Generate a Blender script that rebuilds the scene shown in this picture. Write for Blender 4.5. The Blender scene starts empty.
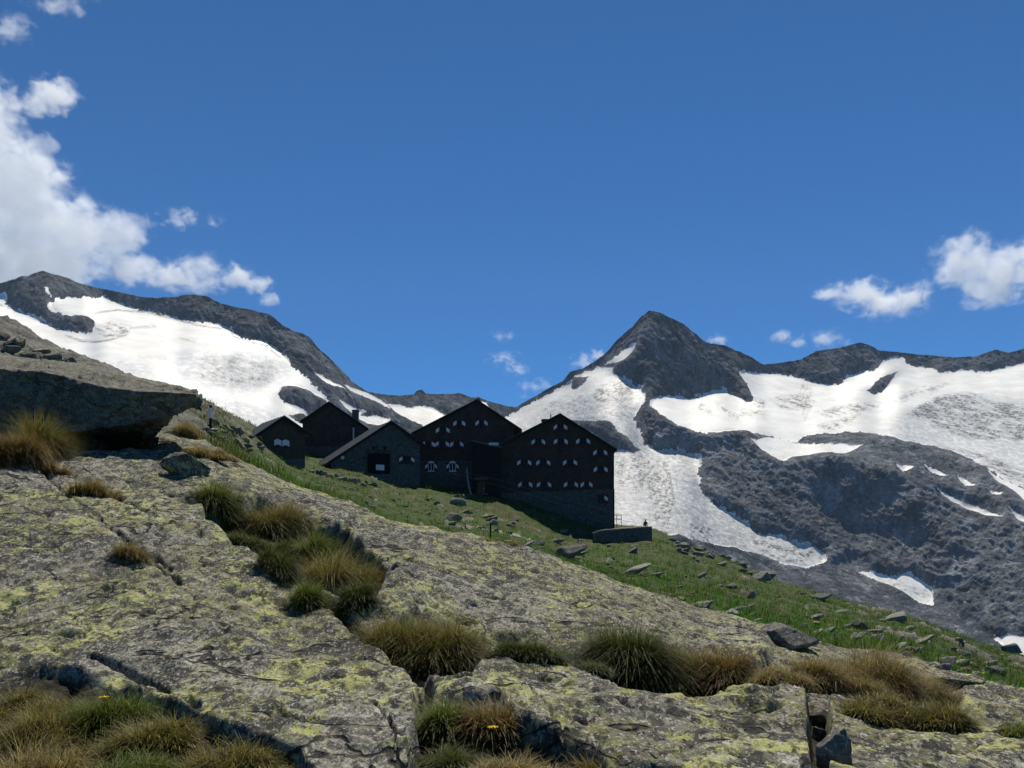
import bpy, math, random
import numpy as np
from mathutils import Vector

# ---------------------------------------------------------------- camera, sky, sun, exposure
S = bpy.context.scene
C = S.collection
F, CX, H = 887.0, 512.0, 560.0           # focal length in pixels, centre column, horizon row
SUN_EL, SUN_AZ = 60.0, 8.0               # degrees; azimuth from +Y towards +X

cam = bpy.data.cameras.new('camera')
cam.sensor_width = 36.0
cam.lens = F / 1024 * 36.0
cam.shift_y = (H - 384) / 1024
cam.clip_start = 0.1
cam.clip_end = 60000
camo = bpy.data.objects.new('camera', cam)
camo.rotation_euler = (math.pi / 2, 0, 0)
C.objects.link(camo)
S.camera = camo

w = bpy.data.worlds.new('World')
S.world = w
w.use_nodes = True
nt = w.node_tree
bg = nt.nodes['Background']
sky = nt.nodes.new('ShaderNodeTexSky')
sky.sky_type = 'NISHITA'
sky.sun_disc = False
sky.sun_elevation = math.radians(SUN_EL)
sky.sun_rotation = math.radians(SUN_AZ)
sky.altitude = 2500
sky.air_density = 0.7
sky.dust_density = 0.0
sky.ozone_density = 10.0
tintn = nt.nodes.new('ShaderNodeMix'); tintn.data_type = 'RGBA'; tintn.blend_type = 'MULTIPLY'
tintn.inputs[0].default_value = 1.0; tintn.inputs[7].default_value = (0.51, 1.03, 1.18, 1)
nt.links.new(sky.outputs[0], tintn.inputs[6]); nt.links.new(tintn.outputs[2], bg.inputs[0])
bg.inputs[1].default_value = 0.08

sl = bpy.data.lights.new('sun', 'SUN')
sl.energy = 4.9
sl.angle = math.radians(0.53)
sl.color = (1.0, 0.935, 0.80)
slo = bpy.data.objects.new('sun', sl)
e, a = math.radians(SUN_EL), math.radians(SUN_AZ)
slo.rotation_euler = Vector((math.sin(a) * math.cos(e), math.cos(a) * math.cos(e), math.sin(e))).to_track_quat('Z', 'Y').to_euler()
slo.location = (0, 0, 60)
C.objects.link(slo)

S.view_settings.view_transform = 'Standard'
S.view_settings.look = 'None'
S.view_settings.exposure = 0.25
S.view_settings.gamma = 1.0
S.cycles.max_bounces = 24
S.cycles.diffuse_bounces = 3
S.cycles.glossy_bounces = 2
S.cycles.transparent_max_bounces = 8
S.cycles.volume_bounces = 24
S.cycles.use_adaptive_sampling = True
S.cycles.adaptive_threshold = 0.01
S.cycles.use_denoising = True
S.cycles.denoiser = 'OPENIMAGEDENOISE'
S.cycles.denoising_input_passes = 'RGB_ALBEDO_NORMAL'
S.cycles.denoising_prefilter = 'ACCURATE'

rng = np.random.default_rng(7)


def P(px, py, Y):
    return ((px - CX) * Y / F, Y, (H - py) * Y / F)


# ---------------------------------------------------------------- numpy helpers
PERM = np.random.default_rng(3).permutation(256).astype(np.int32)
_g = np.random.default_rng(5).normal(size=(256, 3))
GRAD = (_g / np.linalg.norm(_g, axis=1)[:, None]).astype(np.float32)
_g2 = np.random.default_rng(6).uniform(0, 2 * np.pi, 256)
GRAD2 = np.stack([np.cos(_g2), np.sin(_g2)], 1).astype(np.float32)


def noise2(x, y):
    xi = np.floor(x).astype(np.int32); yi = np.floor(y).astype(np.int32)
    xf = (x - xi).astype(np.float32); yf = (y - yi).astype(np.float32)
    u = xf * xf * xf * (xf * (xf * 6 - 15) + 10); v = yf * yf * yf * (yf * (yf * 6 - 15) + 10)

    def g(ix, iy, fx, fy):
        h = PERM[(PERM[ix & 255] + iy) & 255]
        gr = GRAD2[h]
        return gr[..., 0] * fx + gr[..., 1] * fy
    a = g(xi, yi, xf, yf); b = g(xi + 1, yi, xf - 1, yf)
    c = g(xi, yi + 1, xf, yf - 1); d = g(xi + 1, yi + 1, xf - 1, yf - 1)
    return 1.5 * ((a + (b - a) * u) * (1 - v) + (c + (d - c) * u) * v)


def noise3(x, y, z):
    xi = np.floor(x).astype(np.int32); yi = np.floor(y).astype(np.int32); zi = np.floor(z).astype(np.int32)
    xf = (x - xi).astype(np.float32); yf = (y - yi).astype(np.float32); zf = (z - zi).astype(np.float32)
    u = xf * xf * (3 - 2 * xf); v = yf * yf * (3 - 2 * yf); t = zf * zf * (3 - 2 * zf)

    def g(i, j, k):
        h = PERM[(PERM[(PERM[(xi + i) & 255] + yi + j) & 255] + zi + k) & 255]
        gr = GRAD[h]
        return gr[..., 0] * (xf - i) + gr[..., 1] * (yf - j) + gr[..., 2] * (zf - k)
    r = 0
    for k in (0, 1):
        a = g(0, 0, k); b = g(1, 0, k); c = g(0, 1, k); d = g(1, 1, k)
        q = (a + (b - a) * u) * (1 - v) + (c + (d - c) * u) * v
        r = r + q * (t if k else 1 - t)
    return 1.6 * r


def fbm2(x, y, o=4, gain=0.5):
    r = 0; a = 1.0; n = 0
    for i in range(o):
        r = r + a * noise2(x * 2 ** i + 13.7 * i, y * 2 ** i - 7.1 * i); n += a; a *= gain
    return r / n


def fbm3(x, y, z, o=4, gain=0.5, ridged=False):
    r = 0; a = 1.0; n = 0
    for i in range(o):
        q = noise3(x * 2.03 ** i + 11.3 * i, y * 2.03 ** i - 5.9 * i, z * 2.03 ** i + 3.1 * i)
        if ridged:
            q = 1 - 2 * np.abs(q)
        r = r + a * q; n += a; a *= gain
    return r / n


def pchip(x, y, xq):
    """x (K,), y (..., K) -> (..., len(xq)); monotone cubic"""
    x = np.asarray(x, float); y = np.asarray(y, float)
    h = np.diff(x); d = np.diff(y, axis=-1) / h
    m = np.zeros_like(y)
    w1 = 2 * h[1:] + h[:-1]; w2 = h[1:] + 2 * h[:-1]
    same = d[..., 1:] * d[..., :-1] > 0
    with np.errstate(divide='ignore', invalid='ignore'):
        hm = (w1 + w2) / (w1 / d[..., :-1] + w2 / d[..., 1:])
    m[..., 1:-1] = np.where(same, hm, 0)
    m[..., 0] = d[..., 0]; m[..., -1] = d[..., -1]
    i = np.clip(np.searchsorted(x, xq) - 1, 0, len(x) - 2)
    t = (xq - x[i]) / h[i]; t = np.clip(t, 0, 1)
    h00 = 2 * t ** 3 - 3 * t ** 2 + 1; h10 = t ** 3 - 2 * t ** 2 + t
    h01 = -2 * t ** 3 + 3 * t ** 2; h11 = t ** 3 - t ** 2
    return h00 * y[..., i] + h10 * h[i] * m[..., i] + h01 * y[..., i + 1] + h11 * h[i] * m[..., i + 1]


def inside(px, py, poly):
    poly = np.asarray(poly, float)
    r = np.zeros(px.shape, bool)
    x0, y0 = poly.min(0); x1, y1 = poly.max(0)
    s = (px >= x0) & (px <= x1) & (py >= y0) & (py <= y1)
    X = px[s]; Y = py[s]; q = np.zeros(X.shape, bool)
    n = len(poly)
    for i in range(n):
        ax, ay = poly[i]; bx, by = poly[(i + 1) % n]
        if ay == by:
            continue
        c = ((ay > Y) != (by > Y)) & (X < (bx - ax) * (Y - ay) / (by - ay) + ax)
        q ^= c
    r[s] = q
    return r


def dist_line(px, py, line, reach=60.0):
    """distance to a polyline (large beyond reach)"""
    line = np.asarray(line, float)
    D = np.full(px.shape, 1e3)
    x0, y0 = line.min(0) - reach; x1, y1 = line.max(0) + reach
    s = (px >= x0) & (px <= x1) & (py >= y0) & (py <= y1)
    X = px[s]; Y = py[s]; d = np.full(X.shape, 1e3)
    for (ax, ay), (bx, by) in zip(line[:-1], line[1:]):
        L = (bx - ax) ** 2 + (by - ay) ** 2 + 1e-9
        t = np.clip(((X - ax) * (bx - ax) + (Y - ay) * (by - ay)) / L, 0, 1)
        d = np.minimum(d, np.hypot(X - ax - t * (bx - ax), Y - ay - t * (by - ay)))
    D[s] = d
    return D


def sdf(px, py, poly, reach=40.0):
    """signed distance, positive inside"""
    d = dist_line(px, py, list(poly) + [poly[0]], reach)
    return np.where(inside(px, py, poly), d, -d)


def sstep(a, b, x):
    t = np.clip((x - a) / (b - a), 0, 1)
    return t * t * (3 - 2 * t)


def blur(A, k, n=2):
    ker = np.ones(2 * k + 1) / (2 * k + 1)
    for _ in range(n):
        for ax in (0, 1):
            pad = [(0, 0), (0, 0)]; pad[ax] = (k, k)
            B = np.pad(A, pad, mode='edge')
            cs = np.cumsum(B, axis=ax)
            z = np.zeros_like(np.take(cs, [0], axis=ax))
            cs = np.concatenate([z, cs], axis=ax)
            m = 2 * k + 1
            if ax == 0:
                A = (cs[m:] - cs[:-m]) / m
            else:
                A = (cs[:, m:] - cs[:, :-m]) / m
    return A


# ---------------------------------------------------------------- object helpers
def tag(o, label=None, cat=None, group=None, kind=None):
    if label: o['label'] = label
    if cat: o['category'] = cat
    if group: o['group'] = group
    if kind: o['kind'] = kind
    return o


def mesh_np(name, V, Fc, mats, parent=None, attrs=None, smooth=True, midx=None):
    """V (n,3), Fc (m,k) array of equal-sided faces"""
    me = bpy.data.meshes.new(name)
    V = np.ascontiguousarray(V, np.float32); Fc = np.ascontiguousarray(Fc, np.int32)
    m, k = Fc.shape
    me.vertices.add(len(V)); me.vertices.foreach_set('co', V.ravel())
    me.loops.add(m * k); me.loops.foreach_set('vertex_index', Fc.ravel())
    me.polygons.add(m)
    me.polygons.foreach_set('loop_start', np.arange(0, m * k, k, dtype=np.int32))
    me.polygons.foreach_set('loop_total', np.full(m, k, np.int32))
    if smooth:
        me.polygons.foreach_set('use_smooth', np.ones(m, bool))
    for mt in (mats if isinstance(mats, (list, tuple)) else [mats]):
        me.materials.append(mt)
    if midx is not None:
        me.polygons.foreach_set('material_index', np.asarray(midx, np.int32))
    for an, av in (attrs or {}).items():
        av = np.asarray(av, np.float32)
        if av.ndim == 2:
            at = me.attributes.new(an, 'FLOAT_COLOR', 'POINT')
            at.data.foreach_set('color', np.concatenate([av, np.ones((len(av), 1), np.float32)], 1).ravel())
        else:
            at = me.attributes.new(an, 'FLOAT', 'POINT')
            at.data.foreach_set('value', av)
    me.update()
    me.validate()
    o = bpy.data.objects.new(name, me)
    C.objects.link(o)
    if parent: o.parent = parent
    return o


class MB:
    """collects boxes, prisms and tubes into one mesh"""
    def __init__(self):
        self.v = []; self.f = []; self.m = []

    def add(self, vs, fs, m=0):
        b = len(self.v)
        self.v += [tuple(x) for x in vs]
        self.f += [tuple(i + b for i in f) for f in fs]
        self.m += [m] * len(fs)
        return self

    def box(self, x0, x1, y0, y1, z0, z1, m=0):
        vs = [(x, y, z) for z in (z0, z1) for y in (y0, y1) for x in (x0, x1)]
        return self.add(vs, [(0, 2, 3, 1), (4, 5, 7, 6), (0, 1, 5, 4), (2, 6, 7, 3), (0, 4, 6, 2), (1, 3, 7, 5)], m)

    def prism(self, poly, y0, y1, m=0):
        """poly in (x, z), extruded from y0 to y1"""
        n = len(poly)
        vs = [(x, y0, z) for x, z in poly] + [(x, y1, z) for x, z in poly]
        fs = [tuple(range(n)), tuple(range(2 * n - 1, n - 1, -1))]
        fs += [(i, i + n, (i + 1) % n + n, (i + 1) % n) for i in range(n)]
        return self.add(vs, fs, m)

    def tube(self, pts, r, m=0, n=8):
        pts = [Vector(p) for p in pts]
        rs = r if isinstance(r, (list, tuple)) else [r] * len(pts)
        vs = []
        for i, p in enumerate(pts):
            d = (pts[min(i + 1, len(pts) - 1)] - pts[max(i - 1, 0)]).normalized()
            u = d.cross(Vector((0.31, 0.95, 0.05))).normalized(); q = d.cross(u)
            for k in range(n):
                t = 2 * math.pi * k / n
                vs.append(p + (u * math.cos(t) + q * math.sin(t)) * rs[i])
        fs = []
        for i in range(len(pts) - 1):
            for k in range(n):
                fs.append((i * n + k, i * n + (k + 1) % n, (i + 1) * n + (k + 1) % n, (i + 1) * n + k))
        fs.append(tuple(range(n - 1, -1, -1))); fs.append(tuple((len(pts) - 1) * n + k for k in range(n)))
        return self.add(vs, fs, m)

    def build(self, name, mats, parent=None, smooth=False):
        me = bpy.data.meshes.new(name)
        me.from_pydata(self.v, [], self.f)
        for mt in (mats if isinstance(mats, (list, tuple)) else [mats]):
            me.materials.append(mt)
        me.polygons.foreach_set('material_index', self.m)
        if smooth:
            me.polygons.foreach_set('use_smooth', [True] * len(self.f))
        import bmesh
        bm = bmesh.new(); bm.from_mesh(me)
        bmesh.ops.recalc_face_normals(bm, faces=bm.faces)
        bm.to_mesh(me); bm.free()
        me.update()
        o = bpy.data.objects.new(name, me)
        C.objects.link(o)
        if parent: o.parent = parent
        return o


def empty(name, loc, rz=0):
    o = bpy.data.objects.new(name, None)
    o.location = loc; o.rotation_euler = (0, 0, rz)
    o.empty_display_size = 0.5
    C.objects.link(o)
    return o


# ---------------------------------------------------------------- material helpers
class NT:
    def __init__(self, name):
        self.m = bpy.data.materials.new(name)
        self.m.use_nodes = True
        self.t = self.m.node_tree
        self.t.nodes.clear()
        self.out = self.t.nodes.new('ShaderNodeOutputMaterial')

    def n(self, typ, **kw):
        nd = self.t.nodes.new(typ)
        for k, v in kw.items():
            setattr(nd, k, v)
        return nd

    def l(self, a, b):
        self.t.links.new(a, b)

    def sock(self, s, v):
        if isinstance(v, bpy.types.NodeSocket):
            self.l(v, s)
        else:
            s.default_value = v

    def pos(self):
        return self.n('ShaderNodeNewGeometry').outputs['Position']

    def noise(self, vec, scale, detail=4, rough=0.55, dist=0.0, lac=2.0):
        nd = self.n('ShaderNodeTexNoise')
        self.l(vec, nd.inputs['Vector'])
        nd.inputs['Scale'].default_value = scale; nd.inputs['Detail'].default_value = detail
        nd.inputs['Roughness'].default_value = rough; nd.inputs['Distortion'].default_value = dist
        return nd.outputs['Fac']

    def voro(self, vec, scale, feature='F1', out='Distance', rnd=1.0):
        nd = self.n('ShaderNodeTexVoronoi', feature=feature)
        self.l(vec, nd.inputs['Vector']); nd.inputs['Scale'].default_value = scale
        nd.inputs['Randomness'].default_value = rnd
        return nd.outputs[out]

    def ramp(self, fac, lo, hi, a=0.0, b=1.0):
        nd = self.n('ShaderNodeMapRange', interpolation_type='SMOOTHSTEP')
        self.sock(nd.inputs['Value'], fac)
        nd.inputs['From Min'].default_value = lo; nd.inputs['From Max'].default_value = hi
        nd.inputs['To Min'].default_value = a; nd.inputs['To Max'].default_value = b
        return nd.outputs['Result']

    def math(self, op, a, b=0.0, c=0.0, clamp=False):
        nd = self.n('ShaderNodeMath', operation=op, use_clamp=clamp)
        self.sock(nd.inputs[0], a); self.sock(nd.inputs[1], b)
        self.sock(nd.inputs[2], c)
        return nd.outputs[0]

    def mix(self, fac, a, b, blend='MIX'):
        nd = self.n('ShaderNodeMix', data_type='RGBA', blend_type=blend)
        self.sock(nd.inputs[0], fac)
        for s, v in ((nd.inputs[6], a), (nd.inputs[7], b)):
            if isinstance(v, bpy.types.NodeSocket): self.l(v, s)
            else: s.default_value = (*v, 1.0)
        return nd.outputs[2]

    def attr(self, name, out='Fac'):
        return self.n('ShaderNodeAttribute', attribute_name=name).outputs[out]

    def bump(self, hgt, strength, dist, normal=None):
        nd = self.n('ShaderNodeBump')
        self.l(hgt, nd.inputs['Height'])
        nd.inputs['Strength'].default_value = strength; nd.inputs['Distance'].default_value = dist
        if normal is not None: self.l(normal, nd.inputs['Normal'])
        return nd.outputs['Normal']

    def bsdf(self, col, rough=0.9, spec=0.2, normal=None, **kw):
        b = self.n('ShaderNodeBsdfPrincipled')
        if isinstance(col, bpy.types.NodeSocket): self.l(col, b.inputs['Base Color'])
        else: b.inputs['Base Color'].default_value = (*col, 1)
        self.sock(b.inputs['Roughness'], rough)
        b.inputs['Specular IOR Level'].default_value = spec
        if normal is not None: self.l(normal, b.inputs['Normal'])
        for k, v in kw.items():
            b.inputs[k].default_value = v
        self.l(b.outputs[0], self.out.inputs['Surface'])
        return self.m


def scaled(T, vec, sc, rot=(0, 0, 0)):
    m = T.n('ShaderNodeMapping')
    T.l(vec, m.inputs['Vector'])
    m.inputs['Scale'].default_value = sc
    m.inputs['Rotation'].default_value = rot
    return m.outputs['Vector']


def near_rock_color(T, p0, lichen=1.0, far=None):
    """lichen-spotted gneiss: returns colour and bump height"""
    p = scaled(T, p0, (1, 0.6, 1))
    q = scaled(T, p0, (1, 0.6, 1), (0.1, 0.1, 0.9))
    big = T.noise(p, 0.7, 4, 0.6)
    col = T.mix(T.ramp(T.noise(p, 2.2, 6, 0.7), 0.40, 0.60), (0.110, 0.105, 0.082), (0.205, 0.196, 0.150))
    col = T.mix(T.ramp(big, 0.46, 0.62, 0, 0.6), col, (0.235, 0.21, 0.175))
    # olive film of crust lichen
    lk = T.math('SUBTRACT', 1.0, T.math('MULTIPLY', far, 0.75)) if far is not None else 1.0
    film = T.math('MULTIPLY', T.ramp(T.noise(q, 0.8, 6, 0.7), 0.43, 0.50), T.ramp(T.noise(p, 11, 6, 0.75), 0.42, 0.53))
    col = T.mix(T.math('MULTIPLY', T.math('MULTIPLY', film, 0.85 * lichen), lk), col, (0.178, 0.178, 0.062))
    # bright yellow green map lichen in ragged colonies
    spot = T.math('MULTIPLY', T.ramp(T.noise(q, 1.1, 5, 0.65), 0.485, 0.55), T.ramp(T.noise(p, 7.5, 7, 0.72, 0.5), 0.50, 0.535))
    col = T.mix(T.math('MULTIPLY', T.math('MULTIPLY', spot, 0.95 * lichen), lk), col, (0.33, 0.335, 0.115))
    # broad plates of the same lichen with dark pores
    plate = T.math('MULTIPLY', T.ramp(T.noise(q, 1.9, 7, 0.66, 0.3), 0.575, 0.60), T.ramp(T.noise(p, 30, 4, 0.7), 0.36, 0.42))
    col = T.mix(T.math('MULTIPLY', T.math('MULTIPLY', plate, 0.92 * lichen), lk), col, (0.33, 0.335, 0.125))
    # bare, freshly washed granite
    bare = T.ramp(T.noise(q, 0.62, 5, 0.6), 0.57, 0.61)
    col = T.mix(T.math('MULTIPLY', bare, 0.75), col, T.mix(T.ramp(T.noise(p, 60, 4, 0.7), 0.42, 0.58), (0.12, 0.114, 0.098), (0.31, 0.296, 0.25)))
    # pale crusts
    pale = T.math('MULTIPLY', T.ramp(T.noise(p, 1.3, 4, 0.65), 0.44, 0.56), T.ramp(T.noise(q, 11, 6, 0.75), 0.55, 0.60))
    col = T.mix(T.math('MULTIPLY', pale, 0.9), col, (0.41, 0.395, 0.335))
    # black crusts and pits, crisp edged
    dm = T.ramp(T.noise(q, 0.9, 4, 0.6), 0.38, 0.62, 0.0, 0.07)
    blk = T.ramp(T.math('ADD', T.noise(p, 8.5, 7, 0.74), dm), 0.545, 0.585)
    col = T.mix(T.math('MULTIPLY', blk, 0.9), col, (0.040, 0.038, 0.036))
    b2 = T.ramp(T.noise(q, 26, 5, 0.72), 0.54, 0.58)
    col = T.mix(T.math('MULTIPLY', b2, 0.85), col, (0.05, 0.048, 0.044))
    g1 = T.ramp(T.noise(p, 48, 3, 0.7), 0.56, 0.62)
    col = T.mix(T.math('MULTIPLY', g1, 0.7), col, (0.45, 0.44, 0.40))
    if far is not None:
        col = T.mix(T.math('MULTIPLY', far, 0.7), col, T.mix(T.ramp(T.noise(p0, 1.1, 7, 0.7), 0.42, 0.58), (0.07, 0.068, 0.064), (0.19, 0.185, 0.172)))
    # hairline fractures along and across the foliation
    f1 = T.math('ABSOLUTE', T.math('SUBTRACT', T.noise(scaled(T, p0, (0.55, 0.35, 1), (0, 0, -0.75)), 1.1, 5, 0.5), 0.5))
    f2 = T.math('ABSOLUTE', T.math('SUBTRACT', T.noise(scaled(T, p0, (0.3, 0.7, 1), (0, 0, 0.5)), 1.0, 4, 0.5), 0.52))
    crk = T.math('MULTIPLY', T.math('MAXIMUM', T.ramp(f1, 0.0065, 0.002), T.ramp(f2, 0.005, 0.0015)), T.ramp(T.noise(q, 1.4, 3, 0.5), 0.40, 0.52))
    col = T.mix(T.math('MULTIPLY', crk, 0.9), col, (0.022, 0.021, 0.018))
    hgt = T.math('ADD', T.noise(p, 3.5, 7, 0.7), T.math('MULTIPLY', T.noise(p, 24, 5, 0.75), 0.6))
    hgt = T.math('SUBTRACT', T.math('SUBTRACT', hgt, T.math('MULTIPLY', blk, 0.25)), T.math('MULTIPLY', crk, 0.8))
    return col, hgt


def mat_near():
    T = NT('gneiss_and_turf'); p = T.pos()
    col, hgt = near_rock_color(T, p, 1.0, T.attr('far'))
    # turf and soil between the slabs; its dark colour also paints shade in two hollows
    n1 = T.noise(p, 0.16, 5, 0.6); n2 = T.noise(p, 1.3, 6, 0.7); n3 = T.noise(p, 7, 4, 0.7)
    g = T.mix(T.ramp(n1, 0.38, 0.6), (0.024, 0.060, 0.006), (0.042, 0.054, 0.014))
    g = T.mix(T.ramp(n2, 0.48, 0.66, 0, 0.9), g, (0.065, 0.105, 0.018))
    g = T.mix(T.ramp(T.noise(p, 0.5, 6, 0.7), 0.52, 0.60, 0, 0.8), g, (0.11, 0.092, 0.06))
    g = T.mix(T.ramp(n3, 0.45, 0.65, 0, 0.8), g, (0.05, 0.042, 0.02))
    gm = T.attr('grass')
    col = T.mix(gm, col, g)
    soil_shade = T.mix(T.ramp(n3, 0.4, 0.6), (0.022, 0.019, 0.013), (0.05, 0.045, 0.028))
    col = T.mix(T.attr('soil_shade'), col, soil_shade)
    nrm = T.bump(hgt, 0.75, 0.05)
    return T.bsdf(col, 0.92, 0.15, nrm)


def mat_boulder(name, lichen=1.0, tint=None):
    T = NT(name); p = T.pos()
    col, hgt = near_rock_color(T, p, lichen)
    if tint: col = T.mix(0.5, col, tint)
    return T.bsdf(col, 0.92, 0.15, T.bump(hgt, 0.6, 0.03))


def mat_simple(name, col, rough=0.8, var=0.35, scale=3.0, bump=0.0, spec=0.2, stretch=(1, 1, 1), metal=0.0):
    T = NT(name)
    p = scaled(T, T.n('ShaderNodeTexCoord').outputs['Object'], stretch)
    n = T.noise(p, scale, 6, 0.65)
    lo = tuple(c * (1 - var) for c in col); hi = tuple(min(1, c * (1 + var)) for c in col)
    cc = T.mix(T.ramp(n, 0.3, 0.7), lo, hi)
    nr = T.bump(n, 1.0, bump) if bump else None
    return T.bsdf(cc, rough, spec, nr, Metallic=metal)


def mat_mountain(name, a, b, warm):
    T = NT(name); p = T.pos()
    ps = scaled(T, p, (1, 1, 0.4), (0, 0.5, 0))
    n1 = T.noise(p, 0.004, 7, 0.62)
    n2 = T.noise(ps, 0.018, 8, 0.72)
    n3 = T.noise(p, 0.07, 6, 0.75)
    dk = tuple(c * 0.42 for c in a); lt = tuple(c * 2.1 for c in b)
    col = T.mix(T.ramp(n1, 0.38, 0.62), a, b)
    col = T.mix(T.ramp(n1, 0.52, 0.68, 0, 0.5), col, warm)
    col = T.mix(T.ramp(n2, 0.50, 0.60, 0, 0.75), col, dk)
    col = T.mix(T.ramp(n2, 0.46, 0.37, 0, 0.65), col, lt)
    col = T.mix(T.ramp(n3, 0.53, 0.62, 0, 0.7), col, dk)
    col = T.mix(T.ramp(n3, 0.44, 0.35, 0, 0.8), col, lt)
    h = T.math('ADD', n2, T.math('MULTIPLY', n3, 0.8))
    return T.bsdf(col, 0.95, 0.1, T.bump(h, 1.0, 20.0))


def mat_snow():
    T = NT('glacier_snow'); p = T.pos()
    d = T.attr('dirt_shade'); ice = T.attr('ice')
    n1 = T.noise(p, 0.012, 6, 0.6); n2 = T.noise(scaled(T, p, (1, 0.3, 1)), 0.06, 5, 0.7)
    col = T.mix(T.ramp(n1, 0.4, 0.66, 0, 0.7), (0.78, 0.775, 0.76), (0.66, 0.625, 0.57))
    col = T.mix(T.math('MULTIPLY', ice, T.ramp(n2, 0.3, 0.62)), col, (0.46, 0.475, 0.49))
    spk = T.ramp(T.noise(p, 0.07, 7, 0.75), 0.42, 0.60, 0.25, 1.6)
    col = T.mix(T.math('MULTIPLY', d, spk, clamp=True), col, (0.075, 0.073, 0.075))
    h = T.math('MULTIPLY', T.noise(scaled(T, p, (1, 0.4, 1)), 0.03, 7, 0.65), T.math('ADD', 0.25, ice))
    return T.bsdf(col, 0.6, 0.15, T.bump(h, 0.45, 5.0))


# ================================================================ THE MOUNTAINS
RIDGE = [(-420, 330), (-250, 305), (-100, 296), (0, 284), (12, 281), (23, 277), (31, 276), (43, 272), (52, 275), (67, 279), (87, 286), (100, 289), (117, 292), (142, 298), (158, 299),
         (171, 298), (183, 296), (192, 295), (206, 297), (221, 304), (237, 308), (250, 311), (272, 316), (283, 326), (292, 331), (308, 337), (317, 348), (329, 359), (342, 372),
         (354, 384), (367, 392), (382, 395), (401, 396), (413, 395), (416, 391), (421, 390), (425, 394), (439, 395), (460, 394), (472, 399), (479, 398), (487, 402), (503, 406),
         (516, 408), (528, 401), (547, 390), (564, 381), (570, 373), (583, 369), (597, 361), (607, 353), (617, 340), (630, 330), (642, 317), (649, 311), (658, 313), (672, 319),
         (684, 325), (698, 337), (705, 343), (724, 346), (736, 351), (750, 357), (762, 365), (782, 363), (801, 360), (815, 352), (840, 348), (859, 343), (868, 345), (879, 351),
         (895, 352), (917, 355), (956, 358), (976, 357), (995, 350), (1009, 353), (1024, 349), (1120, 335), (1250, 350), (1450, 380)]

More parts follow.
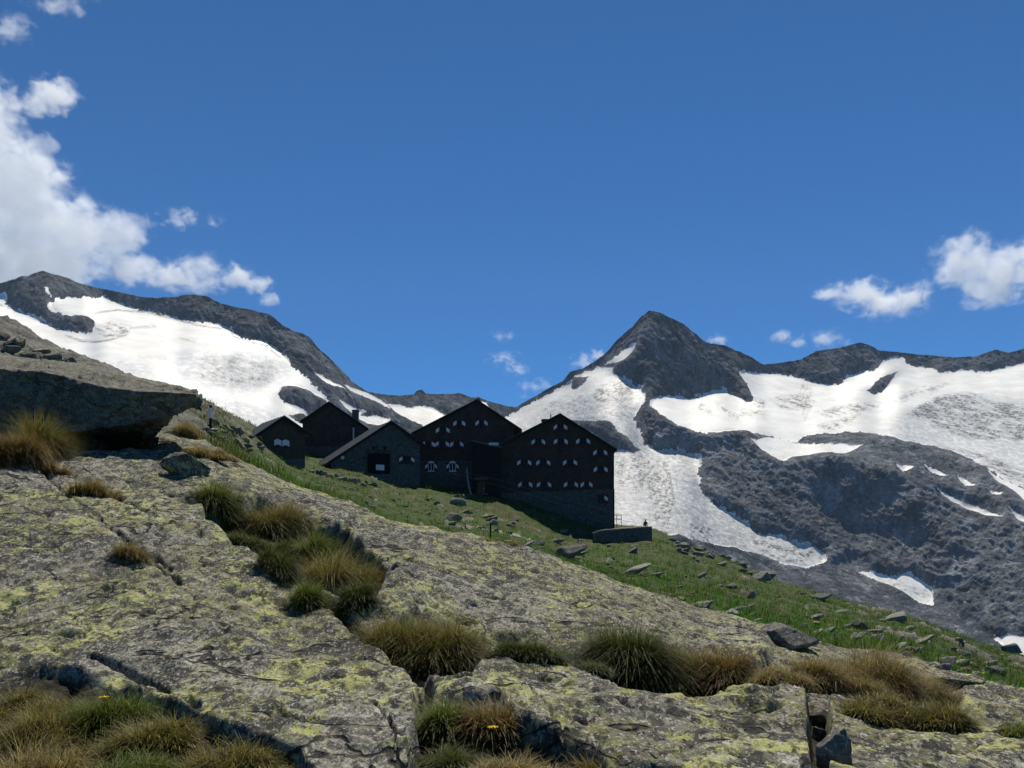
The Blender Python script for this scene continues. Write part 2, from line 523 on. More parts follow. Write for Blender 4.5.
SNOW = {  # id: (object name, label, category, polygon)
    'left': ('glacier', 'broad white glacier below the left ridge above the huts', 'glacier',
             [(-420, 300), (-60, 292), (0, 293), (11, 292), (4, 303), (21, 311), (42, 318), (58, 329), (73, 332), (87, 332), (95, 329), (93, 316), (71, 316), (48, 312), (49, 304),
              (56, 298), (77, 297), (92, 297), (104, 296), (117, 303), (142, 309), (167, 316), (187, 321), (200, 321), (217, 323), (234, 329), (234, 335), (250, 338), (262, 340),
              (279, 351), (287, 358), (290, 365), (302, 374), (313, 384), (317, 390), (329, 401), (335, 410), (322, 430), (330, 470), (-420, 480)]),
    'tongue': ('glacier', 'grey crevassed glacier tongue running down to the moraine beside the largest hut', 'glacier',
               [(501, 417), (514, 413), (524, 406), (537, 400), (551, 392), (564, 385), (579, 375), (597, 367), (618, 367), (607, 375), (621, 375), (630, 382), (642, 388), (644, 394),
                (644, 403), (635, 412), (634, 419), (639, 433), (646, 444), (656, 450), (675, 449), (689, 452), (703, 453), (698, 473), (700, 482), (701, 493), (710, 501), (726, 510),
                (750, 525), (752, 532), (769, 535), (780, 535), (794, 542), (808, 543), (818, 550), (826, 562), (806, 568), (783, 564), (764, 555), (740, 550), (705, 543), (670, 534),
                (600, 560), (495, 500), (490, 430)]),
    'upper': ('glacier', 'wide bright glacier basin right of the pointed peak', 'glacier',
              [(649, 397), (661, 396), (675, 395), (689, 399), (705, 394), (721, 387), (731, 394), (745, 401), (754, 401), (752, 394), (745, 382), (735, 371), (760, 372), (773, 373),
               (795, 376), (806, 381), (829, 384), (840, 385), (845, 377), (862, 371), (876, 370), (881, 362), (892, 355), (901, 356), (906, 364), (917, 366), (934, 370), (940, 373),
               (956, 370), (987, 371), (1006, 367), (1024, 363), (1200, 352), (1450, 390), (1450, 520), (1100, 500), (1024, 492), (1006, 481), (984, 466), (962, 456), (940, 448),
               (906, 441), (879, 435), (862, 433), (845, 432), (823, 434), (801, 437), (798, 443), (776, 438), (762, 434), (740, 430), (714, 433), (693, 431), (675, 425), (661, 415), (649, 406)]),
    'strip1': ('snow_patch', 'narrow snow strip slanting down the dark left ridge', 'snow patch', [(311, 374), (321, 376), (333, 384), (344, 391), (335, 388), (323, 383)]),
    'strip2': ('snow_patch', 'thin snow line where the left ridge meets the col', 'snow patch', [(342, 384), (354, 388), (367, 393), (386, 404), (389, 409), (367, 398), (350, 391)]),
    'col': ('snow_patch', 'white snowfield under the low ridge behind the hut roofs', 'snow patch',
            [(386, 404), (393, 404), (401, 406), (410, 408), (423, 405), (432, 408), (447, 417), (450, 430), (426, 429), (412, 421), (395, 412)]),
    'low1': ('snow_patch', 'small snow patch just right of the far hut chimney', 'snow patch', [(354, 412), (367, 417), (375, 415), (389, 421), (381, 426), (367, 423), (355, 418)]),
    'low2': ('snow_patch', 'small snow patch just left of the far hut chimney', 'snow patch', [(336, 399), (343, 402), (354, 408), (365, 412), (358, 415), (344, 409)]),
    'notch': ('snow_patch', 'snow sliver beside the ridge of the middle hut roof', 'snow patch', [(480, 401), (484, 403), (489, 409), (485, 408)]),
    'spot': ('snow_patch', 'short snow streak high on the far left summit', 'snow patch', [(44, 288), (47, 289), (50, 298), (47, 295)]),
    'gully': ('snow_patch', 'slanting snow ramp under the left shoulder of the pointed peak', 'snow patch', [(638, 344), (632, 344), (621, 353), (607, 363), (604, 366), (621, 361), (632, 354)]),
    'shelf': ('snow_patch', 'large off white snow patch on top of the rocky hill', 'snow patch',
              [(751, 441), (765, 437), (781, 439), (801, 444), (842, 444), (862, 450), (845, 455), (823, 453), (806, 456), (793, 456), (784, 462), (770, 455), (759, 448)]),
    'bit1': ('snow_patch', 'tiny snow patch nearest the top of the dark cliff', 'snow patch', [(895, 468), (904, 467), (913, 471), (901, 474)]),
    'bit2': ('snow_patch', 'second small snow patch along the hill crest from the dark cliff', 'snow patch', [(921, 469), (940, 473), (946, 479), (932, 475)]),
    'bit3': ('snow_patch', 'third small snow patch along the hill crest from the dark cliff', 'snow patch', [(954, 479), (964, 481), (977, 490), (964, 487)]),
    'long': ('snow_patch', 'long thin snow streak slanting across the boulder slope', 'snow patch', [(931, 492), (950, 498), (977, 509), (1005, 523), (982, 517), (956, 506)]),
    'edge': ('snow_patch', 'wide snow patch where the right glacier meets the boulder slope', 'snow patch', [(987, 471), (1006, 480), (1024, 489), (1070, 500), (1070, 517), (1024, 501), (1012, 490), (995, 481)]),
    'bit4': ('snow_patch', 'very small snow fleck above the long thin streak', 'snow patch', [(985, 492), (1003, 496), (1001, 500), (992, 497)]),
    'bit5': ('snow_patch', 'small snow patch at the right margin of the boulder slope', 'snow patch', [(1009, 513), (1024, 518), (1042, 525), (1030, 526), (1017, 521)]),
    'fan': ('snow_patch', 'dirty white snow fan at the foot of the boulder slope', 'snow patch', [(856, 572), (870, 572), (888, 576), (909, 573), (919, 580), (932, 589), (934, 606), (919, 603), (896, 588), (875, 580)]),
    'pool': ('snow_patch', 'snow patch low in the valley behind the grassy slope', 'snow patch', [(994, 640), (1008, 634), (1024, 637), (1070, 640), (1070, 665), (1015, 655)]),
}
ROCK_IN = [
    [(277, 393), (283, 386), (296, 386), (312, 393), (325, 400), (327, 405), (308, 414), (296, 407), (283, 401)],
    [(287, 415), (300, 413), (308, 417), (304, 424), (294, 420)],
    [(570, 388), (574, 378), (588, 376), (583, 384), (574, 390)],
    [(570, 420), (597, 421), (610, 421), (618, 431), (628, 438), (632, 445), (641, 450), (632, 453), (623, 450), (612, 450), (597, 436)],
    [(867, 391), (879, 378), (897, 371), (890, 382), (881, 392), (873, 394)],
]
HILL = [(649, 404), (661, 414), (675, 424), (693, 430), (714, 432), (740, 429), (762, 433), (800, 434), (823, 432), (862, 431), (906, 439), (940, 446), (984, 464), (1024, 490), (1450, 560), (1450, 760),
        (560, 760), (600, 565), (740, 552), (826, 566), (826, 560), (750, 526), (701, 494), (698, 460), (676, 447), (656, 448), (640, 434), (633, 418), (636, 408)]
CLIFF = [(807, 465), (818, 460), (836, 462), (883, 475), (898, 481), (914, 499), (930, 525), (945, 548), (909, 548), (883, 538), (846, 535), (828, 520), (818, 499), (812, 481)]
PEAK = [(649, 313), (672, 320), (698, 338), (722, 360), (740, 378), (752, 396), (750, 402), (722, 388), (690, 398), (648, 394), (642, 386), (625, 372), (640, 345)]
SPUR = [(636, 404), (661, 417), (690, 433), (720, 436), (745, 433), (760, 450), (750, 475), (715, 480), (700, 455), (676, 449), (656, 450), (640, 434)]
BENCH = [(745, 436), (800, 436), (860, 433), (906, 442), (950, 455), (1000, 480), (960, 485), (900, 478), (840, 461), (800, 460), (770, 460)]
SCREE = [(740, 552), (790, 572), (830, 566), (860, 560), (900, 600), (940, 600), (1000, 640), (1000, 700), (700, 640), (700, 545)]


def far_terrain():
    cols = np.concatenate([np.arange(-400, -24, 7), np.arange(-20, 1046, 0.9), np.arange(1050, 1430, 7)])
    nr = 460
    rx, ry = np.array(RIDGE, float).T
    ridge = np.interp(cols, rx, ry)
    s = np.linspace(0, 1, nr) ** 1.05
    py = ridge[None, :] + s[:, None] * (725 - ridge[None, :])
    px = np.broadcast_to(cols[None, :], py.shape).copy()
    # ragged outlines for the snow limits
    jx = px + 2.4 * fbm2(px / 12, py / 7, 4, 0.6)
    jy = py + 1.6 * fbm2(px / 11 + 40, py / 7 + 9, 4, 0.65)
    ids = np.zeros(px.shape, np.int32)
    keys = list(SNOW)
    for i, k in enumerate(keys):
        ids[inside(jx, jy, SNOW[k][3])] = i + 1
    for i in (1, 2, 3):
        q = blur((ids == i).astype(float), 3, 2) + 0.62 * fbm2(px / 9 + i, py / 5.5, 4, 0.62)
        near_edge = (q > 0.5) & ((ids == 0) | (ids == i)) & (py > ridge[None, :] + 3)
        ids[(ids == i) & (q <= 0.5)] = 0
        ids[near_edge] = i
    snow = ids > 0
    for r in ROCK_IN:
        q = inside(jx, jy, r); ids[q] = 0; snow[q] = False
    rockclass = np.where(inside(jx, jy, HILL), -2, np.where(px + 0.0 * py < 515 - 0.35 * (py - 400), 0, -1))
    hill = inside(px, py, HILL)
    # surface steepness (tangent) everywhere
    m = np.full(px.shape, 1.0)
    m[px < 380] = 1.35
    m[(px > 700) & (py < 400)] = 1.4
    m[snow] = 0.46
    m[(ids == 1)] = 0.44
    m[(ids == 2) & (py < 420)] = 0.56
    m[(ids == 2) & (py > 420)] = 0.52
    m[hill] = 0.85
    m[inside(px, py, SPUR)] = 1.9
    m[inside(px, py, CLIFF)] = 2.8
    m[inside(px, py, PEAK)] = 1.9
    q = inside(px, py, BENCH); m[q] = 0.5
    m[inside(px, py, SCREE)] = 0.55
    m[inside(px, py, [(576, 420), (612, 420), (640, 452), (600, 450)])] = 1.25
    m[inside(px, py, [(700, 450), (760, 462), (806, 470), (815, 520), (800, 540), (752, 530), (705, 495)])] = 0.98
    m[inside(px, py, [(925, 535), (960, 545), (990, 560), (1000, 585), (940, 588), (915, 570)])] = 1.3
    # crevassed ice steps
    m[inside(px, py, [(190, 352), (250, 352), (285, 362), (290, 378), (250, 392), (205, 385), (180, 372)])] = 0.62
    m[inside(px, py, [(906, 413), (940, 396), (990, 396), (1040, 402), (1040, 440), (956, 437), (930, 424)])] = 0.56
    m = blur(m, 2, 2)
    # integrate each column from the ridge towards the viewer
    Yr = np.interp(cols, [-400, 0, 200, 340, 420, 510, 650, 760, 860, 1024, 1430], [3000, 3300, 3400, 3300, 3900, 4000, 3700, 4100, 4200, 4300, 4200])
    el = (H - py)
    den = np.maximum(m * F - el, 90.0)
    dy = np.diff(py, axis=0)
    lg = np.zeros(px.shape)
    lg[1:] = -np.cumsum(dy / (0.5 * (den[1:] + den[:-1])), axis=0)
    lg = lg + np.log(Yr)[None, :]
    lg = np.maximum(lg, math.log(420.0))
    # smooth sideways: broad form wide, local form narrow (rows resampled at equal height in the picture)
    rows = np.arange(250, 726, 0.9)
    G = np.stack([np.interp(rows, py[:, j], lg[:, j]) for j in range(py.shape[1])], 1)

    def lat(A, k, n=2):
        for _ in range(n):
            L2 = np.pad(A, [(0, 0), (k + 1, k)], mode='edge')
            cs = np.cumsum(L2, axis=1)
            A = (cs[:, 2 * k + 1:] - cs[:, :-2 * k - 1]) / (2 * k + 1)
        return A
    broad = lat(G, 60, 3)
    fine = G - broad
    fine = lat(fine, 7, 2)

    def vert(A, k):
        L2 = np.pad(A, [(k + 1, k), (0, 0)], mode='edge'); cs = np.cumsum(L2, axis=0)
        return (cs[2 * k + 1:] - cs[:-2 * k - 1]) / (2 * k + 1)
    fine = np.clip(fine - vert(vert(fine, 65), 65), -0.09, 0.09)
    G = blur(broad, 6, 2) + blur(fine, 2, 1)
    lg = np.stack([np.interp(py[:, j], rows, G[:, j]) for j in range(py.shape[1])], 1)
    Y = np.exp(lg)
    X = (px - CX) * Y / F; Z = (H - py) * Y / F
    V = np.stack([X, Y, Z], -1)
    # relief
    gx = np.gradient(V, axis=1); gy = np.gradient(V, axis=0)
    N = np.cross(gx, gy); N /= np.linalg.norm(N, axis=-1)[..., None] + 1e-9
    N *= np.sign(N[..., 2:3] + 1e-9)
    N[..., 2] = np.maximum(N[..., 2], 0.05)
    rockw = blur((~snow).astype(float), 3, 2)
    a1 = fbm3(X / 260, Y / 260, Z / 420, 5, 0.55, True)
    a2 = fbm3(X / 62, Y / 62, Z / 110, 4, 0.6, True)
    a3 = fbm3(X / 20, Y / 20, Z / 24, 3, 0.6)
    rot = (X * 0.8 + Z * 0.6)
    a4 = fbm3(rot / 26, Y / 60, (Z * 0.8 - X * 0.6) / 95, 4, 0.6, True)
    top = sstep(0, 26, py - ridge[None, :])
    scree = blur(inside(px, py, SCREE).astype(float), 4, 2)
    amp = np.clip(1.7 * blur((~snow).astype(float), 5, 2) - 0.7, 0, 1) * (1 - 0.85 * scree)
    D = amp * (13 * a1 * (0.25 + 0.75 * top) + (7 - 3 * hill) * a2 * (0.5 + 0.5 * top) + 4.5 * a3 + 8 * a4 * (0.4 + 0.6 * top))
    boul = fbm3(X / 9, Y / 9, Z / 9, 2, 0.6)
    D += amp * hill * 1.9 * np.maximum(boul, -0.2)
    D += scree * 1.0 * boul
    D += amp * hill * 16 * (fbm3(X / 210 + 7, Y / 210, Z / 260, 4, 0.5) + 0.6 * a1)
    # snow: gentle swells; ice: crevasses
    ice = np.zeros(px.shape)
    for poly in ([(178, 352), (250, 350), (288, 362), (292, 380), (250, 395), (205, 388), (175, 375)],
                 [(95, 362), (125, 360), (150, 366), (160, 378), (130, 376), (100, 368)],
                 [(500, 440), (560, 398), (630, 392), (640, 440), (700, 455), (700, 500), (760, 530), (826, 560), (760, 560), (600, 560), (480, 500)],
                 [(880, 425), (906, 410), (940, 396), (990, 394), (1060, 402), (1060, 490), (1000, 480), (940, 450), (890, 440)],
                 [(200, 395), (240, 400), (300, 420), (290, 440), (200, 430)]):
        ice = np.maximum(ice, inside(px, py, poly).astype(float))
    ice = blur(ice, 5, 2) * (1 - rockw)
    sw = fbm3(X / 240, Y / 140, Z / 200, 3, 0.5)
    D += (1 - rockw) * 5.0 * sw
    wx = X + 30 * noise2(X / 90, Y / 90)
    cre = 1 - np.abs(noise3(wx / 60, (Y + 0.35 * X) / 17, Z / 12))
    cre2 = fbm3(X / 16, Y / 42, Z / 18, 4, 0.62)
    D -= ice * 0.9 * np.maximum(cre - 0.62, 0) * 2.2
    D += ice * 0.5 * cre2
    # dirt on the snow, with crevasse and bergschrund shade painted into the same mask
    dirt_shade = np.zeros(px.shape)
    nn = 0.5 + 0.5 * fbm2(px / 40, py / 14, 4, 0.6)
    dirt_shade[ids == 2] = (0.30 * (0.6 + 0.9 * nn))[ids == 2]
    dirt_shade[(ids == 2) & (py < 432)] *= 0.55
    dirt_shade[ids == 3] = (0.10 * nn)[ids == 3]
    dirt_shade[ids > 3] = (0.20 * nn)[ids > 3]
    dirt_shade = blur(dirt_shade, 2, 1)
    for line, wd, st in (([(-20, 300), (0, 305), (20, 312), (42, 321), (60, 330)], 0.9, 0.75), ([(66, 335), (80, 340), (94, 342), (110, 340), (126, 335)], 1.0, 0.8),
                         ([(95, 313), (117, 310), (145, 312), (170, 318), (200, 326)], 0.9, 0.75), ([(200, 326), (231, 329), (233, 336), (248, 342), (264, 345), (280, 357)], 0.9, 0.7),
                         ([(130, 328), (155, 326)], 1.4, 0.45), ([(140, 357), (165, 358)], 2.2, 0.22), ([(180, 338), (195, 342)], 0.8, 0.4)):
        d = dist_line(px, py, line, 12)
        dirt_shade = np.maximum(dirt_shade, st * np.exp(-(d / wd) ** 2))
    for poly, st, sx, sy in (([(96, 328), (110, 322), (130, 326), (128, 333), (110, 338), (100, 335)], 0.5, 14, 3),
                             ([(200, 357), (240, 356), (270, 366), (280, 372), (260, 386), (230, 384), (200, 378)], 0.32, 12, 4),
                             ([(597, 386), (618, 378), (630, 384), (634, 398), (612, 404), (590, 400)], 0.75, 10, 4),
                             ([(540, 402), (580, 396), (640, 402), (634, 424), (570, 418), (545, 412)], 0.32, 20, 3),
                             ([(610, 455), (640, 455), (660, 470), (665, 500), (640, 500), (612, 480)], 0.5, 6, 8),
                             ([(640, 455), (668, 462), (676, 500), (668, 532), (655, 520), (648, 480)], 0.8, 4, 9),
                             ([(690, 520), (715, 528), (715, 545), (690, 540)], 0.45, 4, 6),
                             ([(745, 536), (790, 540), (815, 552), (800, 565), (765, 555)], 0.5, 14, 4),
                             ([(906, 413), (940, 396), (965, 393), (990, 397), (992, 403), (1024, 405), (1060, 408), (1060, 440), (990, 440), (956, 436), (930, 424)], 0.85, 26, 4),
                             ([(770, 398), (800, 394), (815, 400), (810, 410), (780, 408)], 0.55, 16, 3),
                             ([(801, 384), (812, 386), (812, 405), (804, 422), (800, 400)], 0.3, 4, 12),
                             ([(815, 412), (850, 404), (885, 402), (870, 410), (830, 418)], 0.5, 22, 3),
                             ([(818, 426), (835, 420), (860, 414), (850, 424), (830, 430)], 0.45, 18, 3),
                             ([(695, 402), (705, 404), (712, 414), (702, 412)], 0.5, 5, 6), ([(716, 404), (728, 408), (742, 420), (730, 416)], 0.5, 6, 6),
                             ([(752, 396), (765, 402), (764, 408), (752, 404)], 0.6, 10, 5),
                             ([(742, 408), (770, 412), (765, 418), (740, 416)], 0.4, 16, 3),
                             ([(920, 392), (940, 384), (950, 384), (930, 394)], 0.5, 14, 3), ([(895, 400), (915, 388), (925, 386), (905, 402)], 0.4, 12, 3),
                             ([(940, 445), (984, 455), (1024, 470), (1060, 480), (1060, 500), (1010, 480), (970, 458)], 0.55, 18, 3),
                             ([(850, 578), (900, 578), (934, 592), (930, 604), (890, 588)], 0.25, 10, 3)):
        q = np.clip(sdf(px, py, poly, 20) / 5 + 0.5, 0, 1)
        st_ = 0.15 + 1.0 * sstep(-0.18, 0.22, fbm2((px * 0.95 + py * 0.3) / sx, (py * 0.95 - px * 0.25) / sy, 5, 0.7))
        dirt_shade = np.maximum(dirt_shade, min(1.0, st * 1.5) * q * st_)
    dirt_shade = np.clip(dirt_shade, 0, 1)
    V = V + N * D[..., None]
    # far side of the ridges
    back = []
    for j, dd in enumerate((30, 120, 350, 800)):
        b = V[0].copy(); b[:, 1] += dd; b[:, 0] *= (1 + dd / 4000); b[:, 2] -= dd * 0.9 - (0 if j else 10)
        back.append(b)
    back = np.stack(back[::-1])
    front = V[-1].copy()[None]
    front[..., 2] -= 60; front[..., 1] -= 250
    A = np.concatenate([back, V, front])
    nb = 4

    def ext(Q, b=None):
        return np.concatenate([np.repeat(Q[:1] if b is None else np.full_like(Q[:1], b), nb, 0), Q, Q[-1:]])
    idx = np.where(ids > 0, ids, rockclass)
    idx = ext(idx); idx[:nb] = ext(rockclass)[:nb]
    dirt_shade = ext(dirt_shade); ice = ext(ice)
    R, K = idx.shape
    ii = np.arange(R * K).reshape(R, K)
    quad = np.stack([ii[:-1, :-1], ii[:-1, 1:], ii[1:, 1:], ii[1:, :-1]], -1).reshape(-1, 4)[:, ::-1]
    fid = idx[:-1, :-1].ravel()
    AV = A.reshape(-1, 3)
    m_rock = mat_mountain('ridge_rock', (0.070, 0.076, 0.090), (0.135, 0.142, 0.158), (0.115, 0.110, 0.108))
    m_hill = mat_mountain('moraine_rock', (0.105, 0.112, 0.128), (0.21, 0.218, 0.235), (0.165, 0.160, 0.158))
    m_snow = mat_snow()
    todo = [(0, 'mountain', 'dark rocky ridge falling to the right behind the glacier and the huts', 'mountain', m_rock),
            (-1, 'mountain', 'dark pointed peak with a jagged ridge running off to its right', 'mountain', m_rock),
            (-2, 'rocky_hill', 'grey boulder strewn hill with a dark cliff below the glacier basin', 'hill', m_hill)]
    todo += [(i + 1, SNOW[k][0], SNOW[k][1], SNOW[k][2], m_snow) for i, k in enumerate(keys)]
    for v, nm, lb, ct, mt in todo:
        fs = quad[fid == v]
        if not len(fs): continue
        u, inv = np.unique(fs, return_inverse=True)
        o = mesh_np(nm, AV[u], inv.reshape(fs.shape), mt, smooth=v > 0, attrs={'dirt_shade': dirt_shade.ravel()[u], 'ice': ice.ravel()[u]})
        tag(o, lb, ct, kind='structure')


far_terrain()

def haze():
    o = MB().box(-9000, 9000, -400, 5600, -900, 1700).build('haze', [])
    T = NT('mountain_air')
    v = T.n('ShaderNodeVolumePrincipled')
    v.inputs['Color'].default_value = (0.55, 0.76, 1.0, 1)
    v.inputs['Density'].default_value = 2.0e-5
    T.l(v.outputs[0], T.out.inputs['Volume'])
    o.data.materials.append(T.m)
    tag(o, 'thin blue air between the viewer and the far mountains', 'haze', kind='stuff')


haze()

# ================================================================ THE NEAR HILLSIDE
COLS = {
    -420: [(1.2, 1700), (4, 760), (5.5, 640), (8, 540), (12, 440), (17, 370), (26, 270), (35, 262), (60, 300), (130, 360), (230, 420)],
    0: [(1.2, 1720), (3.9, 768), (4.6, 700), (6.5, 600), (9, 520), (12, 462), (13.6, 446), (16, 410), (20, 360), (26, 328), (35, 340), (80, 375), (130, 410), (230, 450)],
    60: [(1.2, 1720), (3.75, 768), (4.7, 695), (6.5, 602), (9, 524), (12, 472), (13.8, 452), (17, 420), (21, 384), (26, 360), (34, 366), (80, 385), (130, 415), (230, 450)],
    120: [(1.2, 1720), (3.6, 768), (4.75, 692), (6.6, 602), (9.3, 526), (12.3, 476), (14, 456), (17, 434), (21, 402), (26, 388), (34, 384), (80, 390), (130, 415), (230, 450)],
    200: [(1.2, 1720), (3.5, 768), (4.75, 690), (6.7, 602), (9, 542), (11.5, 496), (14.5, 458), (17, 448), (22, 440), (30, 428), (55, 410), (85, 400), (110, 405), (230, 440)],
    250: [(1.2, 1720), (3.45, 768), (4.8, 690), (6.9, 604), (9, 548), (12, 504), (16, 469), (19, 471), (30, 470), (60, 462), (90, 444), (105, 432), (120, 424), (230, 440)],
    300: [(1.2, 1720), (3.4, 768), (4.8, 695), (7.4, 604), (9, 564), (11.5, 522), (15.5, 490), (19, 496), (30, 494), (60, 486), (95, 474), (112, 464), (128, 452), (150, 448), (230, 460)],
    350: [(1.2, 1720), (3.35, 768), (4.8, 700), (6.8, 622), (8.8, 574), (11, 540), (14.5, 508), (18, 515), (30, 512), (60, 500), (95, 481), (116, 468), (130, 460), (150, 456), (230, 470)],
    400: [(1.2, 1720), (3.3, 768), (4.8, 702), (6.3, 640), (7.4, 602), (9.5, 562), (14, 530), (18, 538), (32, 535), (60, 521), (90, 502), (117, 485), (130, 475), (150, 470), (230, 485)],
    500: [(1.2, 1720), (3.4, 768), (4.6, 702), (5.8, 657), (6.5, 640), (8.5, 600), (11, 566), (14, 547), (18, 556), (32, 552), (60, 540), (90, 527), (107, 517), (118, 498), (135, 489), (150, 488), (230, 505)],
    600: [(1.2, 1720), (3.4, 768), (4.3, 720), (5.6, 670), (6.3, 655), (8, 620), (11.5, 590), (14, 580), (18, 588), (30, 581), (60, 566), (95, 552), (108, 546), (118, 528), (132, 523), (150, 540), (230, 640)],
    650: [(1.2, 1720), (3.4, 768), (4.3, 722), (5.6, 674), (6.3, 660), (8, 632), (11, 607), (14, 596), (18, 604), (28, 595), (55, 572), (95, 548), (115, 540), (126, 528), (140, 540), (170, 590), (230, 700)],
    700: [(1.2, 1720), (3.4, 768), (4.3, 722), (5.6, 677), (6.3, 664), (8, 642), (11, 625), (14, 614), (17, 621), (25, 611), (45, 591), (85, 565), (115, 550), (130, 562), (170, 620), (230, 720)],
    800: [(1.2, 1720), (3.4, 768), (4.3, 722), (5.2, 692), (6.5, 669), (9, 652), (13, 641), (16, 645), (22, 638), (40, 619), (70, 601), (96, 589), (110, 600), (150, 660), (230, 790)],
    900: [(1.2, 1720), (3.5, 768), (4.3, 737), (5.6, 707), (7, 691), (9.5, 677), (14, 664), (18, 659), (30, 646), (50, 630), (80, 615), (96, 626), (140, 700), (230, 880)],
    1024: [(1.2, 1720), (3.8, 768), (4.5, 747), (5.3, 736), (7, 716), (9, 704), (14, 696), (20, 690), (35, 679), (50, 668), (66, 659), (82, 676), (120, 760), (230, 970)],
    1460: [(1.2, 1720), (4, 800), (6, 775), (9, 762), (14, 758), (20, 755), (35, 750), (50, 755), (66, 775), (90, 830), (120, 900), (230, 1100)],
}
NC = np.concatenate([np.arange(-400, -24, 8), np.arange(-22, 1048, 0.92), np.arange(1052, 1440, 8)])
LY = np.concatenate([np.linspace(math.log(1.2), math.log(3.1), 24)[:-1], np.linspace(math.log(3.1), math.log(16), 520)[:-1],
                     np.linspace(math.log(16), math.log(135), 330)[:-1], np.linspace(math.log(135), math.log(230), 24)])
kx = sorted(COLS)
ROWS = np.stack([pchip(np.log([q[0] for q in COLS[k]]), [q[1] for q in COLS[k]], LY) for k in kx])      # K x R
PYB = pchip(np.array(kx, float), ROWS.T, NC)                                                          # R x C base rows
PXB = np.broadcast_to(NC[None, :], PYB.shape)
YB = np.broadcast_to(np.exp(LY)[:, None], PYB.shape)
PXF = PXB.astype(float); PYF = PYB.astype(float)
NEARM = YB < 16.5
XB0 = (PXF - CX) * YB / F

# traced joints and hollows of the bedrock (pixel outlines, depth in metres)
wob = 6 * fbm2(XB0 / 0.45, YB / 0.45, 3, 0.5)
jx, jy = PXF + wob, PYF + 0.8 * np.roll(wob, 9, 1)
drop = np.zeros(PYB.shape); soil_shade = np.zeros(PYB.shape)


def joint(line, width, depth, soil_shade_w=1.0):
    global drop, soil_shade
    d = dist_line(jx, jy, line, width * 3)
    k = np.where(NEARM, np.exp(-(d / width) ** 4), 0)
    drop = np.maximum(drop, depth * k); soil_shade = np.maximum(soil_shade, soil_shade_w * np.exp(-(d / (width * 0.8)) ** 4) * NEARM)


def hollow(poly, edge, depth, soil_shade_w=1.0):
    global drop, soil_shade
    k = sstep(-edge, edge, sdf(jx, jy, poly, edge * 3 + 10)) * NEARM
    drop = np.maximum(drop, depth * k); soil_shade = np.maximum(soil_shade, soil_shade_w * k)


hollow([(198, 500), (262, 502), (300, 516), (335, 526), (398, 580), (372, 612), (340, 606), (295, 590), (250, 556), (210, 526)], 3, 0.34)
joint([(205, 520), (260, 562), (300, 595), (352, 630), (402, 668), (430, 705), (420, 790)], 5, 0.22)
hollow([(372, 640), (420, 618), (480, 634), (486, 655), (455, 690), (425, 690), (395, 668)], 5, 0.18)
joint([(440, 640), (500, 643), (560, 652), (600, 668), (690, 690), (740, 680), (770, 668)], 8, 0.26)
hollow([(585, 655), (640, 640), (740, 660), (745, 682), (690, 692), (620, 684)], 4, 0.16)
hollow([(418, 712), (500, 712), (512, 735), (600, 768), (620, 800), (410, 800)], 4, 0.15)
hollow([(808, 696), (830, 700), (828, 730), (826, 810), (816, 810)], 4, 0.20, 1.0)  # narrow cleft: dark floor colour stands in for its shade
hollow([(-30, 690), (40, 676), (110, 694), (180, 722), (215, 748), (300, 765), (320, 800), (-30, 800)], 3, 0.10)
hollow([(770, 640), (850, 640), (960, 690), (960, 720), (880, 712), (800, 690), (770, 672)], 6, 0.10, 0.6)
joint([(25, 462), (70, 500), (110, 535), (150, 568), (180, 592)], 2.0, 0.05, 0.7)
hollow([(58, 432), (100, 438), (150, 436), (172, 430), (176, 446), (120, 452), (60, 450)], 4, 0.34, 1.0)  # under the boulder: dark floor colour deepens the shade there
joint([(40, 470), (95, 490), (150, 520), (165, 530)], 2.5, 0.06, 0.7)
joint([(375, 722), (395, 745), (402, 790)], 1.6, 0.035, 0.3)
joint([(90, 668), (150, 690), (200, 728)], 3, 0.06, 0.6)
joint([(20, 640), (55, 638), (82, 641)], 2.5, 0.04, 0.4)
joint([(110, 560), (140, 556), (170, 575)], 2.5, 0.06, 0.6)
joint([(700, 690), (760, 700), (800, 692)], 1.6, 0.04, 0.2)
joint([(860, 660), (900, 690), (960, 716), (1030, 728)], 4, 0.12, 0.8)
joint([(520, 690), (560, 740), (575, 800)], 1.5, 0.03, 0.2)
joint([(420, 575), (520, 600), (620, 630)], 1.6, 0.04, 0.2)

XB = (PXF - CX) * YB / F
ZB = (H - PYF) * YB / F
# grass beyond the slabs
gn = fbm2(XB / 7, YB / 9, 4, 0.6)
gedge = sstep(15.8, 18.5, YB + 1.6 * gn)
left = sstep(175, 290, PXF + 60 * gn)
rockpatch = sstep(0.36, 0.46, fbm2(XB / 3.1 + 9, YB / 6.5, 4, 0.6) + 0.16 * (1 - left) * 1.5 + 0.10 * sstep(600, 1000, PXF) - 0.05)
grass = gedge * (1 - rockpatch) * (0.25 + 0.75 * left)
grass = np.where(PXF < 150, grass * sstep(0.0, 0.25, gn), grass)
soil_shade_core = NEARM * sstep(0.5, 1.0, soil_shade)
